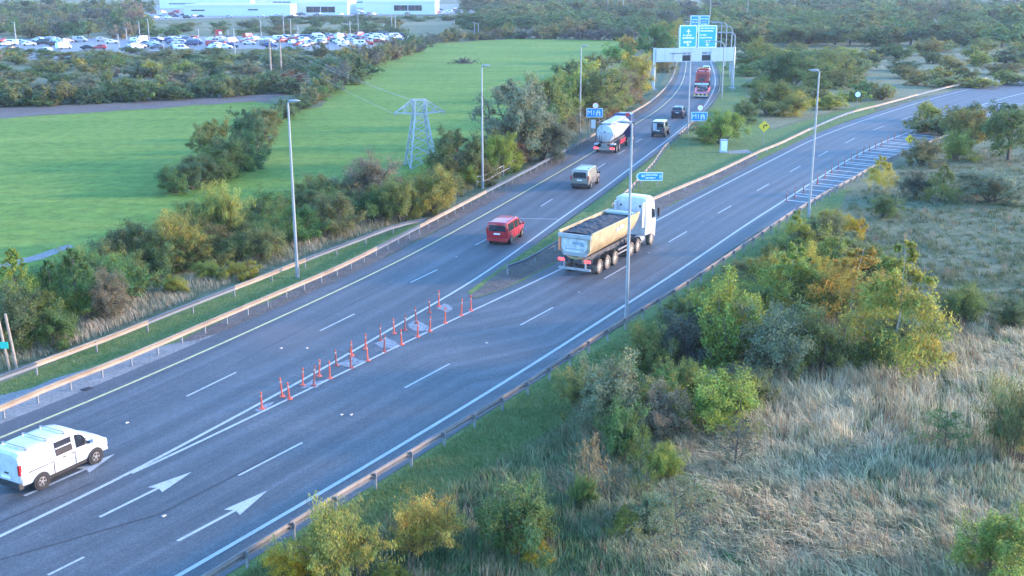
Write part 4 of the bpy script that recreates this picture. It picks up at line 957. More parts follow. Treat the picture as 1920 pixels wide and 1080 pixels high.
# gantry
gL, gR = G(1225, 169), G(1373, 166)
o = (gL + gR) / 2; ang = math.atan2(gR[1] - gL[1], gR[0] - gL[0]); Wg = np.linalg.norm(gR - gL); Yg = o[1]
t = thing('sign_gantry', 'grey gantry over the left carriageway carrying two big blue signs', 'gantry', (o[0], o[1], 0), ang)
zb, zt_ = zat(Yg, 115), zat(Yg, 90)
sg_ = mpp(1300, 167)
for x in (-Wg / 2, Wg / 2):
    pl = part('column', MB().tube((x, 0, 0), (x, 0, zt_ + .1), .28, .26, 14), M['cladding'], t, 40); part('base_plate', MB().box((x, 0, .1), (1.1, 1.1, .2)), M['concrete'], pl)
    part('junction_box', MB().box((x - .5, .1, zb - 1.2), (.5, .4, 1.6)), M['sign_grey'], pl)
wx_ = [(-Wg / 2 + .2, (1275 - 1300) * sg_), ((1293 - 1300) * sg_, (1313 - 1300) * sg_), ((1331 - 1300) * sg_, Wg / 2 - .2)]
for a, b in wx_:
    k = max(1, round((b - a) / 1.5))
    for q in range(k): part('cladding_panel', MB().box((a + (q + .5) * (b - a) / k, 0, (zb + zt_) / 2), ((b - a) / k - .03, .7, zt_ - zb)), M['cladding'], t)
for a, b in (((1275 - 1300) * sg_, (1293 - 1300) * sg_), ((1313 - 1300) * sg_, (1331 - 1300) * sg_)):
    part('beam', MB().box(((a + b) / 2, 0, zt_ - .35), (b - a, .6, .7)), M['cladding'], t)
    w_ = part('lane_signal', MB().box(((a + b) / 2, .05, zb + .62), (b - a - .1, .3, 1.15)), M['black'], t)
    part('signal_frame', MB().box(((a + b) / 2, -.12, zb + .05), (b - a, .1, .1)).box(((a + b) / 2, -.12, zb + 1.2), (b - a, .1, .08)), M['cladding'], w_)
part('walkway', MB().box((0, .5, zb + .1), (Wg, .8, .1)), M['galv'], t)
part('service_lamp', MB().tube((-4.4, -.5, zb + .3), (-4.4, -.5, zb + 1.6), .05, n=6).box((-3.9, -.55, zb + 1.55), (1.6, .12, .1)), M['pole'], t)
def big_sign(t, x0, x1, ytop, ybot, Y, s, mat, spec, xc=1300):
    a, b = (x0 - xc) * s, (x1 - xc) * s; z1, z0 = zat(Y, ytop), zat(Y, ybot); w = b - a; hh = z1 - z0
    p = part('sign_panel', MB().box(((a + b) / 2, -.3, (z0 + z1) / 2), (w, .12, hh)), M['sign_white'], t)
    part('face', MB().box(((a + b) / 2, -.37, (z0 + z1) / 2), (w - .36, .03, hh - .36)), mat, p)
    mb = rows([(a + w * u0, a + w * u1, z0 + hh * v, hh * hr) for u0, u1, v, hr in spec], -.395)
    xm, zm = (a + b) / 2, z0 + hh * .1
    mb.prism([(xm - w * .1, -.4, zm + .14 * hh * .5), (xm + w * .1, -.4, zm + .14 * hh * .5), (xm, -.4, zm - .04 * hh)], (0, .02, 0))
    part('lettering', mb, M['sign_white'], p, kind='stuff')
    return p, a, b, z0, z1
p, a, b, z0, z1 = big_sign(t, 1268, 1301.5, 47, 89, Yg, sg_, M['gantry_blue'], [(.2, .72, .55, .07), (.16, .84, .43, .09), (.24, .7, .25, .11)])
xm, zm = (a + b) / 2, z0 + (z1 - z0) * .73
part('aeroplane_symbol', MB().prism([(xm - .06, -.4, zm - .45), (xm + .06, -.4, zm - .45), (xm + .09, -.4, zm + .3), (xm, -.4, zm + .5), (xm - .09, -.4, zm + .3)], (0, .02, 0)).prism([(xm - .5, -.402, zm - .08), (xm + .5, -.402, zm - .08), (xm + .08, -.402, zm + .2), (xm - .08, -.402, zm + .2)], (0, .02, 0)).prism([(xm - .22, -.402, zm - .46), (xm + .22, -.402, zm - .46), (xm, -.402, zm - .28)], (0, .02, 0)), M['sign_white'], p)
big_sign(t, 1304.5, 1340, 47.5, 89.5, Yg, sg_, M['gantry_blue'], [(.1, .9, .87, .06), (.1, .8, .75, .07), (.1, .42, .57, .06), (.1, .75, .45, .06), (.42, .68, .28, .12)])
# next gantry, further along
g2 = G(1306, 116); s2 = mpp(1306, 116); Y2 = g2[1]
t = thing('sign_gantry', 'further gantry with two small blue signs showing above the near one', 'gantry', (g2[0], g2[1], 0))
zb2 = zat(Y2, 56)
for x in (-4.6, 4.6): part('column', MB().tube((x, 0, 0), (x, 0, zb2 + .5), .3, n=12), M['cladding'], t, 40)
part('beam', MB().box((0, 0, zb2), (9.6, .7, 1.0)), M['cladding'], t)
big_sign(t, 1291, 1307, 29, 54, Y2, s2, M['sign_blue'], [(.2, .8, .7, .08), (.15, .85, .5, .1)], xc=1306)
big_sign(t, 1308, 1326, 29, 54, Y2, s2, M['sign_blue'], [(.15, .85, .75, .08), (.15, .7, .55, .08), (.2, .8, .35, .1)], xc=1306)

# flexible bollards
BOL = [(491, 768, 0), (529.5, 745, 0), (543, 749.5, 0), (567.6, 724, 0), (588.5, 725, 1), (598.5, 706.7, 0), (618.6, 711, 0), (631, 687, 1), (658, 691.6, 1), (659.6, 668.5, 0), (685, 655.7, 0), (689.6, 678, 0), (713, 639.5, 1), (720.4, 661.5, 1), (739, 626.8, 0), (753, 647.6, 0), (758.6, 620, 1), (780.6, 607, 1), (783, 632.6, 0), (805.4, 587.5, 1), (806, 623, 0), (822.7, 576, 0), (834.5, 607, 0), (864.6, 593, 0), (883, 584, 0)]
def bol_mesh(mat):
    return (MB().lathe([(.05, .03), (.045, .05), (.04, .9), (.045, .92), (.03, .97), (.005, .985)], 12).mesh('tube', mat, 40), MB().lathe([(.005, .0), (.16, 0), (.15, .035), (.06, .06), (.005, .06)], 14).mesh('foot', mat, 40), MB().lathe([(.0425, .7), (.0435, .7), (.0435, .8), (.0425, .8)], 12, cap=False).mesh('band', plain('dirty_reflector', (.42, .3, .26), .5)))
bm0, bm1 = bol_mesh(M['bollard']), bol_mesh(M['bollard_dull'])
order = sorted(range(len(BOL)), key=lambda i: BOL[i][0]); words = ['nearest the camera'] + [None] * 30
ordn = 'first second third fourth fifth sixth seventh eighth ninth tenth eleventh twelfth thirteenth fourteenth fifteenth sixteenth seventeenth eighteenth nineteenth twentieth twenty-first twenty-second twenty-third twenty-fourth twenty-fifth'.split()
for r_, i in enumerate(order):
    x, y, dull = BOL[i]; g = G(x, y); ms = bm1 if dull else bm0
    o = thing('bollard', f'{"dull dark" if dull else "bright"} orange flexible bollard, {ordn[r_]} from the left in the road split', 'bollard', (g[0], g[1], .05), rnd.uniform(0, 6), 'orange bollards in the road split')
    o.rotation_euler = (rnd.gauss(0, .05), rnd.gauss(0, .05), rnd.uniform(0, 6)); o.scale = (1, 1, rnd.uniform(.88, 1.08))
    for nme, me in zip(('tube', 'foot', 'band'), ms): link(nme, me, o)
k = 0
HB = [(335, 890), (405, 860), (478, 825), (595, 742), (660, 695), (715, 655), (770, 625), (825, 592), (880, 560), (930, 530), (985, 495), (1035, 470), (1085, 445), (1135, 420), (1190, 392), (1245, 368), (1300, 345)]
for k, (x, y) in enumerate(HB):
    g = G(1400 + x / 4.5, 180 + y / 4.5)
    o = thing('bollard', f'small dark orange bollard on the hatched strip edge, {ordn[k]} from the left', 'bollard', (g[0], g[1], .05), group='bollards along the hatched strip')
    for nme, me in zip(('tube', 'foot', 'band'), bm1): link(nme, me, o)

# raised pavement studs on the lane lines
stud = MB().box((0, 0, .02), (.18, .13, .03), taper=.8).mesh('road_stud', M['galv'])
for k, (x, y) in enumerate([(575, 655), (718, 663), (307, 970), (640, 780), (658, 780), (855, 483), (912, 645), (1085, 550), (1216, 476), (1317, 418), (527, 655), (238, 795)]):
    g = G(x, y); link('road_stud', stud, loc=(g[0], g[1], .058), rz=road_dir(Rr, g), label='small pale road stud between the lane dashes', cat='road stud', group='road studs between the lane dashes')
# drain cover
g = G(163, 731); t = part('drain_cover', MB().box((0, 0, .045), (.5, .4, .03)).box((0, 0, .062), (.4, .3, .01)), M['black'], None, loc=(g[0], g[1], 0), rz=R(60), label='dark rectangular drain grating on the pale shoulder behind the white van', cat='drain')

# tubular handrail behind the left barrier
def handrail(px, hgt, label, name, mat, mids=(), cat='railing'):
    P = [G(*p) for p in px]; o = P[0]; t = thing(name, label, cat, (o[0], o[1], 0))
    for p in P: part('post', MB().tube((p[0] - o[0], p[1] - o[1], 0), (p[0] - o[0], p[1] - o[1], hgt), .05, n=8), mat, t)
    for zz in (hgt,) + tuple(mids):
        for a, b in zip(P, P[1:]): part('rail', MB().tube((a[0] - o[0], a[1] - o[1], zz), (b[0] - o[0], b[1] - o[1], zz), .045, n=8), mat, t)
handrail([(894, 352), (905, 350), (918, 345), (931, 337), (944, 330), (956, 324), (970, 315)], 1.1, 'tubular metal handrail behind the barrier at the foot of a street lamp', 'handrail', M['galv'], (.55,))
handrail([(269, 189), (284, 188), (301, 188), (316, 187), (331, 186), (346, 185), (361, 183)], 1.1, 'pale field railing on the earth bank at the top of the left field', 'field_railing', M['timber'])
# timber stakes with a green plate, bottom left
g = G(18, 694); s = mpp(18, 694); z_ = zat(g[1], 594)
t = thing('stake_sign', 'two leaning timber stakes holding a small green plate by the outer barrier', 'sign', (g[0], g[1], 0))
part('stake', MB().tube((0, 0, 0), (-.25, .0, z_), .075, .07, 8), M['timber'], t); part('stake', MB().tube((.34, .1, 0), (.08, .15, z_ + .12), .08, .07, 8), M['timber'], t)
part('plate', MB().box((-.06, -.12, zat(g[1], 646)), (.42, .03, .36)), M['sign_green'], t)
# white tank in the hedge
g = G(545, 173); s = mpp(545, 173)
t = thing('water_tank', 'round white tank half hidden in the hedge between the fields', 'tank', (g[0], g[1], 0))
part('drum', MB().lathe([(.01, 0), (.8, 0), (.8, .9), (.6, 1.15), (.25, 1.25), (.01, 1.26)], 20), M['cladding'], t, 40); part('cap', MB().lathe([(.01, 1.24), (.22, 1.24), (.2, 1.36), (.01, 1.36)], 12), M['sign_grey'], t)
t = thing('field_shelter', 'low dark heap of brushwood standing alone in the far green field', 'heap', (*G(870, 119), 0))
me_ = MB()
for k in range(60):
    a = rnd.uniform(0, 6.28); r = abs(rnd.gauss(0, 1)); x, y = math.cos(a) * r * 2.2, math.sin(a) * r * 1.2; me_.tube((x, y, 0), (x + rnd.gauss(0, 1), y + rnd.gauss(0, 1), max(.3, 2.0 - r * .7) * rnd.uniform(.5, 1)), .12, .04, 5)
part('branches', me_, M['bark'], t, kind='stuff')

# lattice pylon
g = G(789, 312); s = mpp(789, 312)
t = thing('lattice_pylon', 'squat galvanised lattice pylon behind the hedge at the field edge', 'pylon', (g[0], g[1], 0), R(18))
ht = zat(g[1], 187); za = zat(g[1], 212)
wz = lambda z: 2.0 - (2.0 - .85) * min(1, z / za)
lv = [0, .22 * za, .42 * za, .6 * za, .76 * za, .9 * za, za, ht]
cor = lambda z, i, j: Vector((i * wz(z) * .75, j * wz(z) * .75, z))
for i in (-1, 1):
    for j in (-1, 1):
        mb = MB()
        for a, b in zip(lv, lv[1:]): mb.tube(cor(a, i, j), cor(b, i, j), .1, n=4)
        part('leg', mb, M['pylon'], t)
for (i, j), (k, l) in (((-1, -1), (1, -1)), ((1, -1), (1, 1)), ((1, 1), (-1, 1)), ((-1, 1), (-1, -1))):
    for a, b in zip(lv, lv[1:]):
        part('brace', MB().tube(cor(a, i, j), cor(b, k, l), .048, n=4).tube(cor(a, k, l), cor(b, i, j), .048, n=4), M['pylon'], t)
    for zq in (za, ht): part('collar', MB().tube(cor(zq, i, j), cor(zq, k, l), .07, n=4), M['pylon'], t)
for sx in (-1, 1):
    tip = Vector((sx * 2.75, 0, za + .1)); mb = MB()
    for j in (-1, 1): mb.tube(cor(za, sx, j), tip, .07, n=4).tube(cor(ht, sx, j), tip, .07, n=4).tube(cor(za, sx, j) * .5 + tip * .5, cor(ht, sx, j) * .5 + tip * .5, .04, n=4).tube(cor(za, sx, j) * .5 + tip * .5, cor(ht, sx, j), .04, n=4)
    part('crossarm', mb, M['pylon'], t)
    part('insulator', MB().lathe([(.03, 0), (.11, -.05), (.03, -.1), (.11, -.15), (.03, -.2), (.11, -.25), (.03, -.3)], 8, Matrix.Translation(tip)), M['sign_grey'], t)
tw = t
c_, s_ = math.cos(R(18)), math.sin(R(18)); PX, PY = g
far = [G(509, 146), G(528, 141)]
for k, (ox, zz) in enumerate(((-2.75, za), (2.75, za), (-.6, ht))):
    a = Vector((PX + ox * c_, PY + ox * s_, zz)); fb = far[0] if k != 1 else far[1]; b = Vector((fb[0] + (-.6, .5, .6)[k], fb[1], zat(fb[1], 75)))
    mb = MB(); prev = a
    for q in range(1, 13):
        f = q / 12; p_ = a.lerp(b, f); p_.z -= 4 * .9 * f * (1 - f); mb.tube(prev, p_, .016, n=4, caps=False); prev = p_
    part('power_line', mb, M['galv'], None, label=f'{("left", "right", "upper")[k]} overhead wire from the lattice pylon towards the timber power poles', cat='power line', group='overhead wires above the fields')

# far showrooms
def showroom(label, x0, x1, yb, yt, wins, depth=40, roofcol='roof_grey', wall='white_wall'):
    g = G((x0 + x1) / 2, yb); s = mpp((x0 + x1) / 2, yb); w = (x1 - x0) * s; hh = zat(g[1], yt)
    t = thing('showroom', label, 'building', (g[0], g[1], 0), group='pale showrooms beyond the car park')
    part('wall', MB().box((0, depth / 2, hh / 2), (w, depth, hh)), M[wall], t)
    rf = part('roof', MB().box((0, depth / 2, hh + .5), (w + 1, depth + 1, .9), taper=.97), M[roofcol], t); part('parapet', MB().box((0, -.3, hh + .2), (w + .6, .4, 1.0)), M[wall], rf)
    for a, b, z0, z1 in wins:
        nwin = max(1, int((b - a) * w / 7))
        for k in range(nwin):
            xa = -w / 2 + w * (a + (b - a) * k / nwin); xb = -w / 2 + w * (a + (b - a) * (k + 1) / nwin)
            f = part('window', MB().box(((xa + xb) / 2, -.08, hh * (z0 + z1) / 2), (xb - xa - .5, .2, hh * (z1 - z0))), M['glass'], t); part('mullion', MB().box(((xa + xb) / 2, -.2, hh * (z0 + z1) / 2), (.25, .1, hh * (z1 - z0))), M['brick'], f)
showroom('long low white showroom with a dark slit window, leftmost of the front row', 345, 545, 30, 11, [(.07, .2, .5, .62), (.6, .7, .55, .68)])
showroom('white showroom with a band of reddish windows in the middle of the row', 548, 652, 28, 5, [(.25, .78, .2, .68)])
showroom('white showroom with a wide dark glass front, rightmost of the row', 682, 816, 27, 4, [(.42, .82, .3, .75)])
showroom('pale blue-grey warehouse roof rising behind the white showrooms', 300, 470, 16, -4, [(.1, .5, .4, .5)], 60)
showroom('pale warehouse with brownish fascia at the top edge behind the showrooms', 480, 800, 15, -5, [(.1, .9, .5, .6)], 60)
showroom('small pale blue building among dark trees right of the gantry', 1474, 1498, 38, 24, [(.2, .8, .4, .6)], 12)
g = G(411, 74); t = thing('billboard', 'small red and white board on posts at the back of the car park', 'sign', (g[0], g[1], 0))
part('panel', MB().box((0, 0, 2.6), (2.4, .15, 1.6)), M['sign_red'], t); part('panel_white', MB().box((.6, -.1, 2.3), (1.1, .08, .9)), M['sign_white'], t); part('post', MB().box((-.8, 0, .9), (.12, .12, 1.9)), M['galv'], t); part('post', MB().box((.8, 0, .9), (.12, .12, 1.9)), M['galv'], t)

# ---------------------------------------------------------------- trees and shrubs
def grow(kind, seed, leaves, leaf):
    """A unit plant (height 1, about 1 wide): branch skeleton, then leaves spread along the outer twigs."""
    g = np.random.default_rng(seed); segs = []; tips = []
    def branch(p, d, ln, r, depth, up):
        n = 3; q = p.copy(); dd = d / np.linalg.norm(d)
        for k in range(n):
            dd = dd + g.normal(0, .16, 3) + np.array([0, 0, up]); dd /= np.linalg.norm(dd)
            q2 = q + dd * ln / n; segs.append((q, q2, r * (1 - k / n * .6), r * (1 - (k + 1) / n * .6))); 
            if depth == 0 or k > 0: tips.append((q2, ln * (.5 if depth else .4)))
            if depth > 0 and k > 0 or (depth > 1):
                for _ in range(2):
                    s = dd + g.normal(0, .75, 3); branch(q2, s, ln * g.uniform(.45, .65), r * .45, depth - 1, up)
            q = q2
    O = np.zeros(3)
    if kind == 'round':
        for k in range(7):
            a = 2 * math.pi * k / 7 + g.uniform(-.4, .4); branch(O + g.normal(0, .03, 3) * [1, 1, 0], np.array([math.cos(a) * g.uniform(.3, 1.1), math.sin(a) * g.uniform(.3, 1.1), 1.0]), g.uniform(.42, .6), .02, 2, .02)
    elif kind == 'willow':
        for k in range(26):
            a = g.uniform(0, 6.28); rr = math.sqrt(g.uniform(0, 1)) * .3; p = np.array([math.cos(a) * rr, math.sin(a) * rr, 0]); h = g.uniform(.6, 1.0) * (1 - rr * .7)
            branch(p, np.array([p[0] * .9 + g.normal(0, .1), p[1] * .9 + g.normal(0, .1), 1.0]), h, .012, 1, .08)
    elif kind == 'tree':
        top = np.array([g.normal(0, .03), g.normal(0, .03), .78]); segs.append((O, top * .45, .035, .028)); segs.append((top * .45, top, .028, .012))
        for k in range(11):
            f = g.uniform(.25, .78); a = g.uniform(0, 6.28); branch(top * f / .78, np.array([math.cos(a), math.sin(a), g.uniform(.2, 1.1)]), (.42 - .2 * abs(f - .5)), .014, 2, .03)
        branch(top, np.array([0, 0, 1.]), .24, .01, 2, 0)
    elif kind == 'birch':
        top = np.array([g.normal(0, .05), g.normal(0, .05), .95]); m1_ = top * .5 + np.array([g.normal(0, .04), g.normal(0, .04), 0]); segs.append((O, m1_, .008, .006)); segs.append((m1_, top, .006, .002))
        for k in range(34):
            f = g.uniform(.2, 1.0); a = g.uniform(0, 6.28); branch(m1_ * f * 2 if f < .5 else m1_ + (top - m1_) * (f - .5) * 2, np.array([math.cos(a), math.sin(a), g.uniform(.1, .5)]), .36 * (1.12 - f), .005, 1, -.01)
    elif kind == 'cone':
        top = np.array([0, 0, .97]); segs.append((O, top, .03, .004))
        for k in range(40):
            f = (k + .5) / 40; a = k * 2.4; branch(top * f, np.array([math.cos(a), math.sin(a), .35]), .4 * (1.06 - f) ** .9, .006, 1, .0)
    elif kind == 'twig':
        top = np.array([g.normal(0, .06), g.normal(0, .06), .92]); segs.append((O, top, .018, .005))
        for k in range(20):
            f = g.uniform(.15, .95); a = g.uniform(0, 6.28); branch(top * f, np.array([math.cos(a) * .8, math.sin(a) * .8, g.uniform(.3, 1.0)]), .34 * (1.15 - f), .007, 2, .04)
    T = np.array([t[0] for t in tips]); S = np.array([t[1] for t in tips])
    zmax = max(.01, T[:, 2].max()); rmax = np.percentile(np.hypot(T[:, 0], T[:, 1]), 96)
    idx = g.integers(0, len(T), leaves)
    spread = {'willow': .25, 'twig': .2, 'birch': .45, 'cone': .35}.get(kind, .5)
    P = T[idx] + g.normal(0, 1, (leaves, 3)) * (S[idx] * spread)[:, None]
    sc_ = np.array([.5 / rmax, .5 / rmax, 1.0 / (zmax * 1.03)])
    P *= sc_; P[:, 2] = np.abs(P[:, 2])
    # leaf quads facing outward and upward with scatter
    nrmv = P - np.array([0, 0, .35]); nrmv /= np.linalg.norm(nrmv, axis=1)[:, None] + 1e-6
    nrmv = nrmv + np.array([0, 0, .35]) + g.normal(0, .75, P.shape); nrmv /= np.linalg.norm(nrmv, axis=1)[:, None]
    a = np.cross(nrmv, g.normal(0, 1, P.shape)); a /= np.linalg.norm(a, axis=1)[:, None]; b = np.cross(nrmv, a)
    L = leaf * g.uniform(.6, 1.35, leaves)[:, None]; wd = .5 if kind != 'willow' else .3
    if kind == 'willow': a = a * .5 + np.array([0, 0, .8]); a /= np.linalg.norm(a, axis=1)[:, None]
    V = np.stack([P - a * L, P + b * L * wd, P + a * L, P - b * L * wd], 1).reshape(-1, 3)
    me = bpy.data.meshes.new('crown'); me.vertices.add(len(V)); me.vertices.foreach_set('co', V.ravel())
    me.loops.add(leaves * 4); me.loops.foreach_set('vertex_index', np.arange(leaves * 4)); me.polygons.add(leaves); me.polygons.foreach_set('loop_start', np.arange(0, leaves * 4, 4))
    me.update(calc_edges=True)
    clump = g.uniform(.78, 1.25, len(T))[idx]; warm = g.normal(0, .12, len(T))[idx] + g.normal(0, .1, leaves)
    val = clump * g.uniform(.75, 1.25, leaves); col = np.stack([val * (1 + warm), val, val * (1 - .5 * warm), np.ones(leaves)], 1).clip(.05, 2)
    at_ = me.attributes.new('tint', 'FLOAT_COLOR', 'POINT'); at_.data.foreach_set('color', np.repeat(col, 4, 0).ravel().astype(np.float32))
    me.materials.append(M['leaf'])
    mb = MB()
    for p, q, r0, r1 in segs:
        if np.linalg.norm(q - p) > 1e-4 and r0 > (.0055 if kind == 'birch' else .0035): mb.tube(p * sc_, q * sc_, r0, r1, 5, caps=False)
    return me, mb.mesh('trunk', M['pale_bark' if kind == 'birch' else 'bark'])
PROTO = {}
for kind, seeds, nl, lf in (('round', (1, 2, 3, 4, 16), 19000, .0145), ('willow', (5, 6, 17), 19000, .018), ('tree', (7, 8, 9), 17000, .015), ('birch', (10, 11), 11000, .0145), ('cone', (12, 13), 14000, .015), ('twig', (14, 15), 5000, .011)):
    PROTO[kind] = [grow(kind, s, nl, lf) for s in seeds]
for kind, seeds in (('round', (21, 22, 23)), ('tree', (24, 25, 26))):
    PROTO[kind + '_far'] = [grow(kind, s, 2600, .04) for s in seeds]
KEEP = []
COLS = {'dark': (.11, .165, .06), 'green': (.135, .21, .06), 'olive': (.21, .225, .07), 'yellow': (.4, .34, .06), 'ygreen': (.28, .3, .06), 'grey': (.22, .25, .13), 'brown': (.25, .215, .11), 'rust': (.3, .18, .1), 'gold': (.46, .36, .03), 'purple': (.13, .14, .1)}
def plant(x, yb, yt, w, kind, col, label, group=None, far=False, name=None, var=.12):
    g = G(x, yb); s = mpp(x, yb); h = max(.3, zat(g[1], yt)); wm = w * s
    name = name if name and kind in ('round', 'willow') else {'round': 'shrub', 'willow': 'willow_shrub', 'tree': 'broadleaf_tree', 'birch': 'birch_sapling', 'cone': 'young_conifer', 'twig': 'bare_sapling'}[kind]
    t = thing(name, label, 'shrub' if kind in ('round', 'willow') else 'tree', (g[0], g[1], 0), rnd.uniform(0, 6.28), group)
    t.scale = (wm, wm, h); c = tuple(max(.01, q * rnd.uniform(1 - var, 1 + var)) for q in COLS[col])
    cr, tr = rnd.choice(PROTO[kind + ('_far' if far else '')])
    link('crown', cr, t, color=c); link('trunk', tr, t)
    KEEP.append((g[0], g[1], wm / 2))
    return t
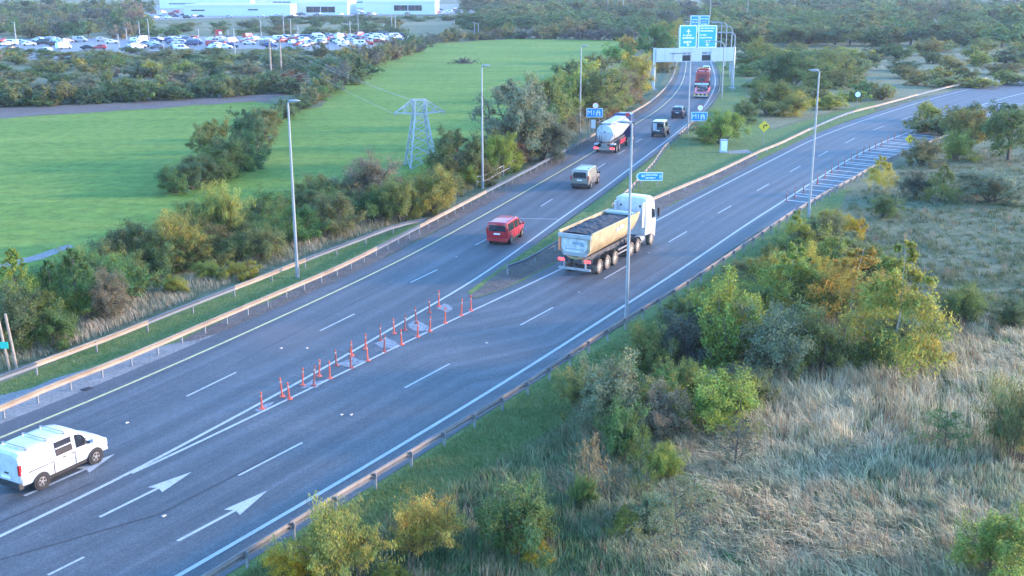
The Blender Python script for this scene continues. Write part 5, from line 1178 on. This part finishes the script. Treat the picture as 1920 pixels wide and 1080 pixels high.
NEAR = [
 (640, 1092, 940, 190, 'willow', 'ygreen', 'large upright willow shrub with yellow tips at the bottom edge below the barrier'),
 (790, 1045, 925, 150, 'willow', 'yellow', 'yellow-tipped upright willow shrub right of the large willow at the bottom'),
 (985, 1045, 885, 180, 'round', 'green', 'bushy green shrub above the bright yellow gorse'),
 (1003, 1060, 1012, 90, 'round', 'gold', 'small bright yellow gorse bush near the bottom edge'),
 (560, 1098, 1020, 130, 'round', 'gold', 'orange-yellow low bush at the bottom edge left of the willows'),
 (725, 1100, 1062, 80, 'round', 'ygreen', 'low pale green bush cut by the bottom edge under the willows'),
 (1098, 955, 800, 85, 'twig', 'rust', 'thin rusty sapling with bare stem in the long grass'),
 (1162, 872, 745, 95, 'round', 'green', 'compact fresh green bush right of the rusty sapling'),
 (1150, 805, 645, 165, 'round', 'grey', 'greyish dark bush close to the barrier below the nearest lamp'),
 (1215, 705, 598, 115, 'round', 'olive', 'olive bush at the foot of the nearest street lamp'),
 (1250, 830, 720, 130, 'round', 'grey', 'dusty grey-green bush behind the fresh green bush'),
 (1345, 815, 680, 165, 'round', 'ygreen', 'yellow-green shrub at the edge of the pale dry grass'),
 (1275, 1075, 895, 165, 'twig', 'brown', 'brown twiggy sapling at the bottom right of centre'),
 (1375, 690, 505, 190, 'round', 'ygreen', 'tall yellow-green shrub right of the nearest street lamp'),
 (1290, 690, 570, 150, 'round', 'purple', 'dark purplish bush left of the tall yellow-green shrub'),
 (1455, 715, 560, 160, 'round', 'grey', 'grey-green shrub in the middle of the right thicket'),
 (1530, 705, 560, 165, 'round', 'olive', 'olive shrub right of the grey-green shrub in the thicket'),
 (1480, 600, 450, 150, 'birch', 'ygreen', 'sparse yellow-green sapling high in the right thicket'),
 (1592, 610, 455, 170, 'birch', 'yellow', 'sparse yellowing sapling left of the tall birch'),
 (1662, 705, 445, 200, 'birch', 'ygreen', 'tall birch sapling with pale trunk and yellow-green leaves'),
 (1725, 690, 610, 120, 'round', 'yellow', 'bright yellow-green bush at the foot of the tall birch'),
 (1640, 700, 600, 120, 'round', 'olive', 'dull olive bush under the tall birch'),
 (1802, 614, 525, 98, 'willow', 'green', 'round green bush standing alone at the crest of the dry grass'),
 (1892, 618, 552, 90, 'round', 'dark', 'dark green bush at the right edge beside the lone round bush'),
 (1900, 868, 680, 130, 'willow', 'olive', 'dark olive shrub cut by the right edge'),
 (1655, 408, 362, 70, 'round', 'green', 'small round dark green bush on the shaded slope'),
 (1652, 362, 288, 56, 'birch', 'yellow', 'yellow sapling with pale stem beside the hatched strip'),
 (1490, 470, 392, 62, 'birch', 'ygreen', 'pale-stemmed sapling just left of the lamp by the hatched strip'),
 (1553, 460, 395, 78, 'round', 'olive', 'olive bush just right of the lamp by the hatched strip'),
 (1604, 450, 400, 48, 'round', 'gold', 'small golden bush on the slope below the hatched strip'),
 (1765, 378, 308, 74, 'cone', 'olive', 'small olive conifer-like tree on the upper right slope'),
 (1717, 370, 312, 70, 'round', 'purple', 'dark purplish bush left of the small conifer-like tree'),
 (1728, 310, 250, 84, 'round', 'olive', 'olive bush behind the yellow diamond at the hatched strip end'),
 (1790, 300, 240, 80, 'round', 'ygreen', 'pale green bush under the far right trees'),
 (1856, 378, 318, 150, 'round', 'grey', 'low wide grey bush on the upper right slope'),
 (1818, 285, 200, 110, 'tree', 'olive', 'tree with two pale stems at the upper right'),
 (1890, 300, 200, 120, 'tree', 'dark', 'dark tree at the right edge above the slope'),
 (1865, 1090, 945, 170, 'round', 'ygreen', 'yellow-green bush in the bottom right corner'),
 (1375, 890, 780, 140, 'twig', 'purple', 'grey leafless bush at the left edge of the dry grass'),
 (1300, 960, 880, 120, 'twig', 'grey', 'small grey twiggy bush in the long grass at the bottom'),
 (1230, 1000, 915, 110, 'round', 'grey', 'dull low bush between the rusty and the brown sapling'),
 (1770, 850, 760, 140, 'twig', 'green', 'sprawling thin bush left of the dark olive shrub at the right'),
 (1410, 770, 690, 90, 'round', 'olive', 'small olive bush right of the yellow-green shrub by the dry grass'),
 (1430, 570, 470, 120, 'round', 'ygreen', 'yellow-green bush just below the right barrier'),
 (1530, 560, 455, 110, 'round', 'yellow', 'yellowing bush on the slope below the lamp by the hatched strip'),
 (1340, 600, 540, 90, 'round', 'green', 'low green bush under the right barrier'),
 # left hedge, from the left edge to the gantry
 (38, 610, 462, 100, 'cone', 'ygreen', 'pointed yellow-green young tree at the left edge'),
 (25, 660, 520, 120, 'round', 'dark', 'dark bush behind the timber stakes at the left edge'),
 (95, 650, 565, 110, 'round', 'green', 'bright green bush right of the timber stakes'),
 (148, 600, 462, 115, 'cone', 'green', 'pointed green young tree right of the yellow-green one'),
 (100, 590, 485, 80, 'cone', 'dark', 'dark pointed tree between two pointed young trees'),
 (215, 605, 500, 90, 'round', 'brown', 'brownish bush by the left grass verge'),
 (235, 505, 415, 130, 'round', 'dark', 'dark hedge bush at the lower edge of the left field'),
 (300, 515, 430, 120, 'round', 'green', 'green hedge bush second from the left field corner'),
 (335, 500, 392, 115, 'willow', 'ygreen', 'tall yellow-green hedge bush below the left field'),
 (410, 460, 340, 120, 'willow', 'ygreen', 'taller yellow-green bush right of its twin in the left hedge'),
 (365, 460, 375, 110, 'round', 'olive', 'olive bush between the two yellow-green hedge bushes'),
 (492, 487, 420, 92, 'round', 'olive', 'dome-shaped dark bush left of the lamp between the barriers'),
 (505, 430, 345, 125, 'round', 'green', 'green bush behind the dome-shaped bush'),
 (458, 520, 484, 80, 'round', 'yellow', 'low yellow bush near the outer barrier'),
 (393, 525, 488, 66, 'round', 'ygreen', 'low yellow-green bush left of the low yellow bush'),
 (330, 548, 512, 60, 'round', 'yellow', 'small yellow bush in pale grass by the outer barrier'),
 (620, 440, 360, 120, 'round', 'olive', 'olive bush right of the lamp between the barriers'),
 (560, 420, 355, 90, 'round', 'dark', 'dark bush behind the lamp between the barriers'),
 (585, 385, 325, 110, 'round', 'olive', 'olive hedge bush at the foot of the second field'),
 (650, 400, 318, 100, 'round', 'grey', 'grey-green bush left of the large brownish bush'),
 (690, 395, 282, 125, 'round', 'brown', 'large brownish-green bush left of the pylon'),
 (705, 415, 350, 100, 'round', 'green', 'green bush in front of the brownish bush'),
 (750, 415, 330, 100, 'round', 'olive', 'olive bush at the foot of the pylon'),
 (812, 400, 308, 110, 'round', 'ygreen', 'yellow-green bush right of the pylon foot'),
 (770, 400, 345, 90, 'round', 'ygreen', 'yellow-green bush below the pylon'),
 (860, 350, 232, 105, 'tree', 'dark', 'dark slim tree left of the lamp by the handrail'),
 (940, 325, 245, 95, 'round', 'ygreen', 'yellow-green bush behind the tubular handrail'),
 (965, 310, 135, 165, 'tree', 'grey', 'biggest grey-green tree of the left roadside row'),
 (1030, 272, 130, 115, 'tree', 'olive', 'olive tree right of the biggest roadside tree'),
 (1068, 238, 122, 90, 'tree', 'ygreen', 'yellow-green tree behind the lamp near the tanker'),
 (1015, 300, 200, 110, 'round', 'purple', 'dark undergrowth bush below the biggest roadside tree'),
 (1130, 235, 115, 115, 'tree', 'olive', 'olive roadside tree above the tanker'),
 (1165, 206, 125, 90, 'round', 'brown', 'brown-tinged bush right above the tanker cab'),
 (1182, 186, 92, 85, 'tree', 'yellow', 'yellowish roadside tree left of the gantry'),
 (1130, 226, 172, 80, 'round', 'rust', 'rusty undergrowth bush behind the blue motorway sign'),
 (1240, 135, 96, 60, 'round', 'olive', 'olive bush behind the left gantry column'),
 (1225, 118, 42, 85, 'tree', 'green', 'green tree behind the gantry on the left'),
 (1255, 100, 32, 70, 'tree', 'ygreen', 'yellow-green tree just left of the gantry signs'),
 # hedge island between the fields
 (400, 312, 215, 80, 'tree', 'olive', 'left tall tree of the clump between the two fields'),
 (470, 300, 196, 90, 'tree', 'dark', 'right tall dark tree of the clump between the two fields'),
 (432, 330, 250, 100, 'round', 'dark', 'dark bush in front of the tall trees between the fields'),
 (385, 345, 285, 95, 'round', 'dark', 'dark bush at the lower left of the clump between the fields'),
 (330, 362, 308, 85, 'round', 'green', 'green bush at the lower end of the clump between the fields'),
 (498, 262, 200, 66, 'tree', 'olive', 'smaller olive tree at the upper end of the clump between the fields'),
 (455, 318, 235, 100, 'round', 'dark', 'dense dark bush filling the clump between the fields'),
 (415, 335, 262, 100, 'round', 'green', 'dense green bush low in the clump between the fields'),
 (480, 285, 215, 80, 'round', 'olive', 'dense olive bush at the top right of the clump between the fields'),
 (360, 355, 300, 90, 'round', 'dark', 'low dark bush second from the lower end of the clump between fields'),
 # median and meadow
 (1350, 270, 205, 92, 'round', 'ygreen', 'big yellow-green bush behind the white cabinet'),
 (1330, 262, 225, 70, 'round', 'olive', 'olive bush right of the median motorway sign'),
 (1440, 215, 150, 125, 'round', 'olive', 'olive bush on the meadow above the yellow diamond'),
 (1388, 232, 180, 60, 'round', 'dark', 'dark bush on the meadow left of the olive one'),
 (1490, 215, 165, 80, 'round', 'yellow', 'yellow bush on the meadow left of the lamp by the hatched strip'),
 (1480, 165, 85, 150, 'round', 'dark', 'large dark thicket in the middle of the dry meadow'),
 (1560, 150, 88, 110, 'round', 'olive', 'olive thicket right of the dark one on the dry meadow'),
 (1430, 120, 68, 90, 'round', 'ygreen', 'pale green bush at the upper left of the dry meadow'),
 (1600, 140, 108, 50, 'round', 'dark', 'small dark bush on the dry meadow right of the thickets'),
 (1640, 120, 100, 36, 'round', 'dark', 'tiny dark bush at the right of the dry meadow'),
 (1555, 205, 172, 70, 'round', 'yellow', 'yellow bush left of the round white sign'),
]
for x, yb, yt, w, kind, col, lab in NEAR: plant(x, yb, yt, w, kind, col, lab)
rnd = random.Random(5)
def band(px, n, hpx, wpx, cols, label, group, kinds=('round', 'round', 'willow')):
    P = np.array([p[:2] for p in px], float); s = np.concatenate([[0], np.cumsum(np.linalg.norm(np.diff(P, axis=0), axis=1))])
    for q in np.linspace(0, s[-1], n):
        f = [np.interp(q, s, [p[k] for p in px]) for k in range(4)]; y = f[1] + rnd.uniform(-1, 0) * f[2]
        xx = f[0] + rnd.uniform(-15, 15)
        if y < 300 and ((1060 < xx < 1180 and y > 226) or (1200 < xx < 1280 and y > 140)): continue
        plant(xx, y, y - rnd.uniform(*hpx) * f[3], rnd.uniform(*wpx) * f[3], rnd.choice(kinds), rnd.choice(cols), label, group)
band([(-20, 640, 60, 1.1), (150, 600, 60, 1.05), (250, 560, 70, 1.0), (400, 500, 60, .95), (520, 470, 60, .9), (660, 425, 50, .85), (800, 400, 40, .8), (900, 345, 30, .75)], 66, (50, 85), (85, 130), ('olive', 'green', 'ygreen', 'olive', 'olive', 'green'), 'leafy bush in the hedge above the left barrier', 'hedge above the left barrier')
band([(910, 335, 20, .9), (1000, 290, 25, .9), (1080, 252, 25, .9), (1150, 218, 20, .85), (1215, 178, 20, .8), (1245, 150, 15, .6)], 22, (50, 95), (75, 105), ('olive', 'green', 'ygreen', 'brown', 'yellow'), 'leafy roadside bush between handrail and gantry', 'roadside bushes up to the gantry', ('round', 'tree'))
band([(1180, 725, 15, .6), (1250, 690, 25, .7), (1330, 670, 40, .8), (1440, 620, 60, .85), (1540, 610, 100, .9), (1640, 660, 120, 1.0), (1700, 670, 60, .9)], 20, (80, 130), (100, 140), ('olive', 'ygreen', 'green', 'ygreen', 'grey'), 'leafy shrub in the thicket below the right barrier', 'thicket below the right barrier', ('round', 'willow', 'birch', 'birch'))
band([(1120, 830, 40, .8), (1200, 900, 60, .8), (1260, 960, 60, .8), (1080, 1000, 60, .7), (1180, 1050, 40, .7)], 9, (60, 110), (70, 110), ('olive', 'grey', 'brown', 'ygreen', 'green'), 'feathery sapling in the green grass of the lower bank', 'feathery saplings on the lower bank', ('birch', 'twig', 'willow'))
band([(1285, 612, 5, 1.0), (1350, 570, 5, 1.0), (1420, 525, 5, .95), (1500, 470, 5, .85), (1550, 440, 5, .8)], 12, (38, 58), (70, 105), ('olive', 'ygreen', 'green', 'yellow', 'olive'), 'low leafy bush just below the right barrier', 'low bushes along the right barrier', ('round',))
band([(1100, 790, 30, .9), (1160, 830, 60, .9), (1260, 800, 60, .9), (1350, 780, 40, .8)], 8, (80, 120), (100, 130), ('olive', 'grey', 'ygreen', 'green'), 'leafy shrub in the lower thicket beside the dry grass', 'lower thicket by the dry grass', ('round', 'willow', 'birch'))
def along(px, n, hpx, wpx, cols, label, group, kinds=('round',), jx=6, jy=3):
    P = np.array(px, float); s = np.concatenate([[0], np.cumsum(np.linalg.norm(np.diff(P, axis=0), axis=1))])
    for q in np.linspace(0, s[-1], n):
        x = np.interp(q, s, P[:, 0]) + rnd.uniform(-jx, jx); y = np.interp(q, s, P[:, 1]) + rnd.uniform(-jy, jy)
        hh = rnd.uniform(*hpx); plant(x, y, y - hh, rnd.uniform(*wpx), rnd.choice(kinds), rnd.choice(cols), label, group, True, 'hedge_bush')
along([(-40, 200), (120, 196), (240, 190), (400, 183), (540, 172)], 24, (28, 50), (45, 75), ('dark', 'dark', 'green', 'olive'), 'dark hedge bush along the earth bank above the left field', 'hedge along the earth bank')
along([(500, 245), (520, 226), (545, 212), (580, 196), (600, 180)], 13, (20, 36), (38, 55), ('dark', 'olive', 'green'), 'low bush in the hedge linking the clump to the far hedge', 'low hedge between the fields')
along([(585, 195), (615, 175), (650, 150), (690, 125), (730, 112), (775, 100)], 18, (28, 52), (36, 60), ('dark', 'olive', 'brown', 'green', 'purple'), 'hedgerow bush left of the second field', 'hedgerow left of the second field')
along([(780, 98), (800, 84), (860, 76), (960, 72), (1060, 72), (1180, 76)], 24, (16, 32), (26, 48), ('dark', 'olive', 'purple', 'brown'), 'hedge bush along the far end of the second field', 'hedge at the far end of the second field', jy=1)
along([(1180, 100), (1150, 120), (1100, 145), (1060, 150)], 5, (30, 46), (50, 70), ('ygreen', 'olive', 'yellow'), 'bush on the field side of the roadside tree row', 'bushes behind the roadside trees')
def fill(box, n, hpx, wpx, cols, label, group, kinds=('round',)):
    x0, x1, y0, y1 = box; pts = []
    for k in range(n):      # spread evenly, far ones first
        best = max(((rnd.uniform(x0, x1), rnd.uniform(y0, y1)) for _ in range(8)), key=lambda p: min([((p[0] - q[0]) / 40) ** 2 + ((p[1] - q[1]) / 9) ** 2 for q in pts] or [9]))
        pts.append(best); x, y = best
        if 1385 < x < 1475 and y > 185: continue
        hh = rnd.uniform(*hpx); plant(x, y, y - hh, rnd.uniform(*wpx), rnd.choice(kinds), rnd.choice(cols), label, group, True, 'scrub_bush')
fill((-40, 560, 112, 172), 66, (14, 30), (38, 76), ('dark', 'olive', 'green', 'grey', 'brown', 'olive'), 'scrub bush between the car park and the left field', 'scrub below the car park')
for x, y, h_, w, c in [(287, 145, 36, 40, 'ygreen'), (345, 142, 32, 40, 'ygreen'), (365, 143, 30, 36, 'olive'), (150, 130, 26, 26, 'yellow'), (425, 132, 22, 34, 'ygreen'), (18, 112, 20, 30, 'ygreen')]:
    plant(x, y, y - h_, w, 'round', c, 'rounded pale bush in the scrub below the car park', 'pale bushes in the scrub', True)
fill((-40, 720, 99, 112), 26, (8, 16), (36, 70), ('olive', 'dark', 'green', 'ygreen'), 'low bush along the near edge of the car park', 'low bushes edging the car park')
fill((580, 690, 105, 160), 10, (24, 36), (36, 60), ('olive', 'green', 'dark', 'yellow'), 'bush at the right end of the car park scrub', 'scrub right of the power poles')
fill((-40, 270, 30, 74), 46, (30, 46), (40, 70), ('dark', 'olive', 'brown', 'purple', 'green'), 'tree in the wood behind the car park', 'wood behind the car park', ('round', 'tree'))
fill((270, 760, 50, 68), 26, (10, 20), (30, 60), ('dark', 'green', 'olive'), 'bush between the car park and the showrooms', 'bush belt behind the car park')
fill((500, 900, 36, 46), 22, (7, 13), (30, 60), ('dark', 'olive', 'green'), 'low bush in front of the far showrooms', 'low bushes before the showrooms')
fill((880, 1260, 10, 66), 70, (24, 40), (46, 80), ('dark', 'dark', 'olive', 'green'), 'dark tree in the wood beyond the second field', 'wood beyond the second field', ('tree', 'round'))
fill((1335, 1660, 18, 88), 74, (32, 50), (60, 100), ('dark', 'dark', 'green', 'olive'), 'dark tree in the wood right of the gantry', 'wood right of the gantry', ('tree', 'round', 'round'))
fill((1660, 1960, 20, 90), 48, (30, 50), (60, 100), ('dark', 'green', 'olive'), 'dark tree in the wood at the upper right', 'wood at the upper right', ('tree', 'round'))
fill((1660, 1960, 95, 165), 22, (20, 40), (45, 85), ('olive', 'ygreen', 'dark'), 'bush on the meadow at the upper right', 'meadow bushes at the upper right')
fill((1400, 1660, 98, 200), 30, (18, 42), (45, 85), ('olive', 'ygreen', 'green', 'dark'), 'bush on the dry meadow right of the gantry', 'bushes on the dry meadow')
fill((1690, 1950, 225, 260), 10, (24, 46), (50, 80), ('olive', 'dark', 'ygreen'), 'bush between right carriageway and shaded slope', 'bushes beyond the hatched strip')
fill((1250, 1345, 20, 60), 10, (26, 40), (40, 60), ('dark', 'purple', 'olive'), 'dark tree behind the gantry signs', 'trees behind the gantry', ('tree',))
# the wood that closes the view
fx = np.linspace(-420, 520, 44)
for k, x in enumerate(np.concatenate([fx])):
    Y = 1150 + rnd.uniform(-120, 350); hh = rnd.uniform(12, 20)
    t = thing('broadleaf_tree', 'distant tree in the belt that closes the view', 'tree', (x * Y / 800, Y, 0), rnd.uniform(0, 6), 'distant tree belt'); t.scale = (rnd.uniform(22, 34),) * 2 + (hh,)
    cr, tr = rnd.choice(PROTO['tree_far']); link('crown', cr, t, color=COLS[rnd.choice(['dark', 'dark', 'olive', 'purple'])]); link('trunk', tr, t)

# ---------------------------------------------------------------- grass
def inside(poly, X, Y):
    c = np.zeros(len(X), bool); j = len(poly) - 1
    for i in range(len(poly)):
        xi, yi = poly[i]; xj, yj = poly[j]
        with np.errstate(divide='ignore', invalid='ignore'): k = ((yi > Y) != (yj > Y)) & (X < (xj - xi) * (Y - yi) / (yj - yi + 1e-12) + xi)
        c ^= k; j = i
    return c
def vnoise(X, Y, sc_, seed):
    g = np.random.default_rng(seed); T = g.uniform(0, 1, (64, 64)); x, y = X / sc_, Y / sc_
    i, j = np.floor(x).astype(int), np.floor(y).astype(int); u, v = x - i, y - j; u, v = u * u * (3 - 2 * u), v * v * (3 - 2 * v)
    t = lambda a, b: T[a % 64, b % 64]
    return (t(i, j) * (1 - u) + t(i + 1, j) * u) * (1 - v) + (t(i, j + 1) * (1 - u) + t(i + 1, j + 1) * u) * v
def blades(name, label, X, Y, hgt, wid, col, lean, ldir):
    n = len(X); g = nr; a = g.uniform(0, 6.28, n); wx_, wy_ = np.cos(a) * wid / 2, np.sin(a) * wid / 2
    d = ldir + g.normal(0, .7, n); lx, ly = np.cos(d), np.sin(d); l1 = lean * hgt * g.uniform(.3, 1.3, n)
    B = np.stack([X, Y, np.full(n, .02)], 1); Wv = np.stack([wx_, wy_, np.zeros(n)], 1)
    Mid = B + np.stack([lx * l1 * .3, ly * l1 * .3, hgt * .6], 1); Tip = B + np.stack([lx * l1, ly * l1, hgt * (1 - .25 * lean)], 1)
    V = np.stack([B - Wv, B + Wv, Mid + Wv * .8, Mid - Wv * .8, Tip], 1).reshape(-1, 3)
    b = np.arange(n) * 5
    li = np.stack([b, b + 1, b + 2, b + 3, b + 3, b + 2, b + 4], 1).ravel()
    ls = np.stack([np.arange(n) * 7, np.arange(n) * 7 + 4], 1).ravel()
    me = bpy.data.meshes.new(name); me.vertices.add(len(V)); me.vertices.foreach_set('co', V.ravel()); me.loops.add(len(li)); me.loops.foreach_set('vertex_index', li); me.polygons.add(len(ls)); me.polygons.foreach_set('loop_start', ls)
    me.update(calc_edges=True)
    c4 = np.concatenate([col, np.ones((n, 1))], 1); at_ = me.attributes.new('tint', 'FLOAT_COLOR', 'POINT'); at_.data.foreach_set('color', np.repeat(c4, 5, 0).ravel().astype(np.float32))
    me.materials.append(M['blade']); return link(name, me, kind='stuff', label=label, cat='grass')
def scatter_px(poly, n):
    """Points spread over a ground polygon, denser towards the camera (even on the retina, roughly)."""
    P = np.array(poly, float); out = []; need = n
    X = nr.uniform(P[:, 0].min(), P[:, 0].max(), n * 4); Y = nr.uniform(P[:, 1].min(), P[:, 1].max(), n * 4)
    k = inside(poly, X, Y); X, Y = X[k][:n], Y[k][:n]; t = H / (SP + (Y - 540) / F * CP); return t * (X - 960) / F, t * (CP - (Y - 540) / F * SP)
def lerpc(a, b, f): return np.array(a)[None] * (1 - f[:, None]) + np.array(b)[None] * f[:, None]
# long grass right of the road
NB = 15
Cx, Cy = scatter_px([(560, 1110), (780, 962), (990, 845), (1125, 775), (1290, 606), (1450, 482), (1560, 402), (1700, 300), (1960, 262), (1960, 1110)], 15500)
px, py = to_px(Cx, Cy); nc = len(Cx)
f1 = vnoise(Cx, Cy, 3.0, 1); f2 = vnoise(Cx, Cy, .8, 2); f3 = vnoise(Cx, Cy, 9, 3)
dry = np.clip(.3 + 1.2 * (f1 * .5 + f3 * .6 - .35), 0, 1)
pale = np.clip(1.15 - np.abs((py - 760) / 180), 0, 1) * np.clip((px - 1180) / 160, 0, 1); dry = np.clip(dry + pale * .8, 0, 1)
dry *= np.clip((px - 1000) / 240, .3, 1)
dark = np.clip((620 - py) / 30, 0, 1) * np.clip((px - 1470) / 60, 0, 1); dry *= 1 - .7 * dark  # upper slope: shade put into the blade colour, grass also shorter
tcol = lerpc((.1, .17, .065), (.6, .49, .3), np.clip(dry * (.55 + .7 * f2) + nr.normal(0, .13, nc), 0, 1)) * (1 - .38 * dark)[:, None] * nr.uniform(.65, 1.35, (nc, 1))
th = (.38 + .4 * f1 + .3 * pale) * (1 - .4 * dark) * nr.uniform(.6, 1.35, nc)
tl = .35 + .6 * f3 + nr.normal(0, .15, nc); td = 2.2 + 2.5 * (f3 - .5) + 1.5 * (f1 - .5) + nr.normal(0, .5, nc)
rp = lambda a: np.repeat(a, NB, 0); n_ = nc * NB
kindt = nr.uniform(0, 1, nc); wt = np.ones(nc)
seed = kindt < .035; tcol[seed] = np.array([.3, .21, .13]) * nr.uniform(.6, 1.2, (seed.sum(), 1)); th[seed] *= 1.5; tl[seed] *= .3          # dock and sorrel stems gone to seed
weed = (kindt > .84) & (dark < .5); tcol[weed] = np.array([.12, .2, .06]) * nr.uniform(.7, 1.5, (weed.sum(), 1)); th[weed] *= .6; wt[weed] = 2.2       # broad-leaved weeds
flat = vnoise(Cx, Cy, 1.7, 21) > .68; tl[flat] += .7; th[flat] *= .8                                                                  # lodged patches
blades('long_grass', 'long dry and green grass covering the slope right of the road', rp(Cx) + nr.normal(0, .14, n_), rp(Cy) + nr.normal(0, .14, n_), rp(th) * nr.uniform(.55, 1.15, n_), nr.uniform(.015, .04, n_) * rp(wt), rp(tcol) * nr.uniform(.75, 1.25, (n_, 1)), rp(np.clip(tl, .1, 1.6)), rp(td))
# mown strips
def mown(name, label, poly, n, c0=(.09, .17, .045), c1=(.2, .22, .08), h0=.1):
    X, Y = scatter_px(poly, n); f = vnoise(X, Y, 1.2, 5); c = lerpc(c0, c1, f) * nr.uniform(.7, 1.35, (len(X), 1))
    blades(name, label, X, Y, h0 * nr.uniform(.5, 1.6, len(X)), nr.uniform(.015, .03, len(X)), c, np.full(len(X), .6), np.full(len(X), 2.5))
mown('verge_grass', 'short green grass along the right barrier', [(440, 1090), (640, 960), (850, 825), (1010, 722), (1200, 610), (1330, 520), (1490, 410), (1560, 375), (1580, 390), (1450, 482), (1290, 604), (1130, 780), (1000, 848), (790, 962), (570, 1100)], 60000, h0=.16)
mown('verge_grass', 'short green grass between the two left barriers', [(-10, 725), (213, 640), (403, 563), (640, 470), (790, 416), (640, 495), (560, 535), (430, 596), (310, 645), (107, 705), (-10, 750)], 16000)
mown('verge_grass', 'short green grass on the median between the carriageways', [(882, 546), (943, 503), (1047, 432), (1190, 327), (1290, 246), (1340, 200), (1395, 200), (1440, 250), (1420, 282), (1340, 322), (1235, 366), (1140, 412), (1042, 456), (960, 505)], 16000, h0=.14)
Xg, Yg_ = scatter_px([(-10, 705), (213, 622), (403, 546), (560, 486), (640, 456), (790, 405), (900, 352), (1090, 258), (1180, 205), (1160, 190), (1060, 250), (880, 340), (720, 410), (560, 450), (400, 520), (240, 560), (-10, 640)], 42000)
f1 = vnoise(Xg, Yg_, 2.0, 8); f2 = vnoise(Xg, Yg_, .7, 9)
blades('verge_grass', 'tall pale grass and weeds behind the left barriers', Xg, Yg_, (.25 + .45 * f1) * nr.uniform(.6, 1.3, len(Xg)), nr.uniform(.018, .04, len(Xg)), lerpc((.11, .15, .08), (.48, .4, .28), np.clip(f1 * .8 + f2 * .5 - .1, 0, 1)) * nr.uniform(.6, 1.4, (len(Xg), 1)), np.full(len(Xg), .5), 2.4 + f1)
mown('soil_weeds', 'patchy weeds on the bare soil along the left barrier', [(330, 655), (440, 608), (640, 512), (797, 430), (910, 372), (1037, 303), (1050, 306), (910, 382), (790, 445), (640, 525), (440, 620)], 7000, (.1, .11, .06), (.2, .15, .1), .12)
mown('soil_weeds', 'patchy weeds on the soil nose of the median', [(884, 555), (950, 510), (1042, 462), (1140, 422), (1236, 376), (1420, 292), (1420, 300), (1270, 377), (1140, 443), (1050, 487), (984, 523), (941, 543)], 9000, (.09, .1, .05), (.2, .15, .1), .14)

# ---------------------------------------------------------------- morning haze
hz = MB().box((0, 1200, 21), (6400, 3800, 44)).mesh('haze', None or bpy.data.materials.new('haze'))
hm = hz.materials[0]; hm.use_nodes = True; hn = hm.node_tree; hn.nodes.remove(hn.nodes['Principled BSDF'])
pv = hn.nodes.new('ShaderNodeVolumePrincipled'); pv.inputs['Color'].default_value = (.85, .92, 1, 1); pv.inputs['Density'].default_value = .00014; pv.inputs['Anisotropy'].default_value = .1
hn.links.new(pv.outputs[0], hn.nodes['Material Output'].inputs['Volume'])
link('haze', hz, kind='stuff', label='thin blue morning haze over the whole scene', cat='haze')

# ---------------------------------------------------------------- labels of look-alikes: say which one by its order from the left
ONES = 'zeroth first second third fourth fifth sixth seventh eighth ninth tenth eleventh twelfth thirteenth fourteenth fifteenth sixteenth seventeenth eighteenth nineteenth'.split()
TENS = {2: 'twent', 3: 'thirt', 4: 'fort', 5: 'fift', 6: 'sixt', 7: 'sevent'}
def ordinal(k): return ONES[k] if k < 20 else TENS[k // 10] + ('ieth' if k % 10 == 0 else 'y-' + ONES[k % 10])
same = {}
for o in C.objects:
    if o.parent is None and o.get('label'): same.setdefault(o['label'], []).append(o)
for lab, objs in same.items():
    if 1 < len(objs) < 80:
        objs.sort(key=lambda o: o.location.x / max(1, o.location.y))
        for k, o in enumerate(objs, 1): o['label'] = lab + ', ' + ordinal(k) + ' from the left'
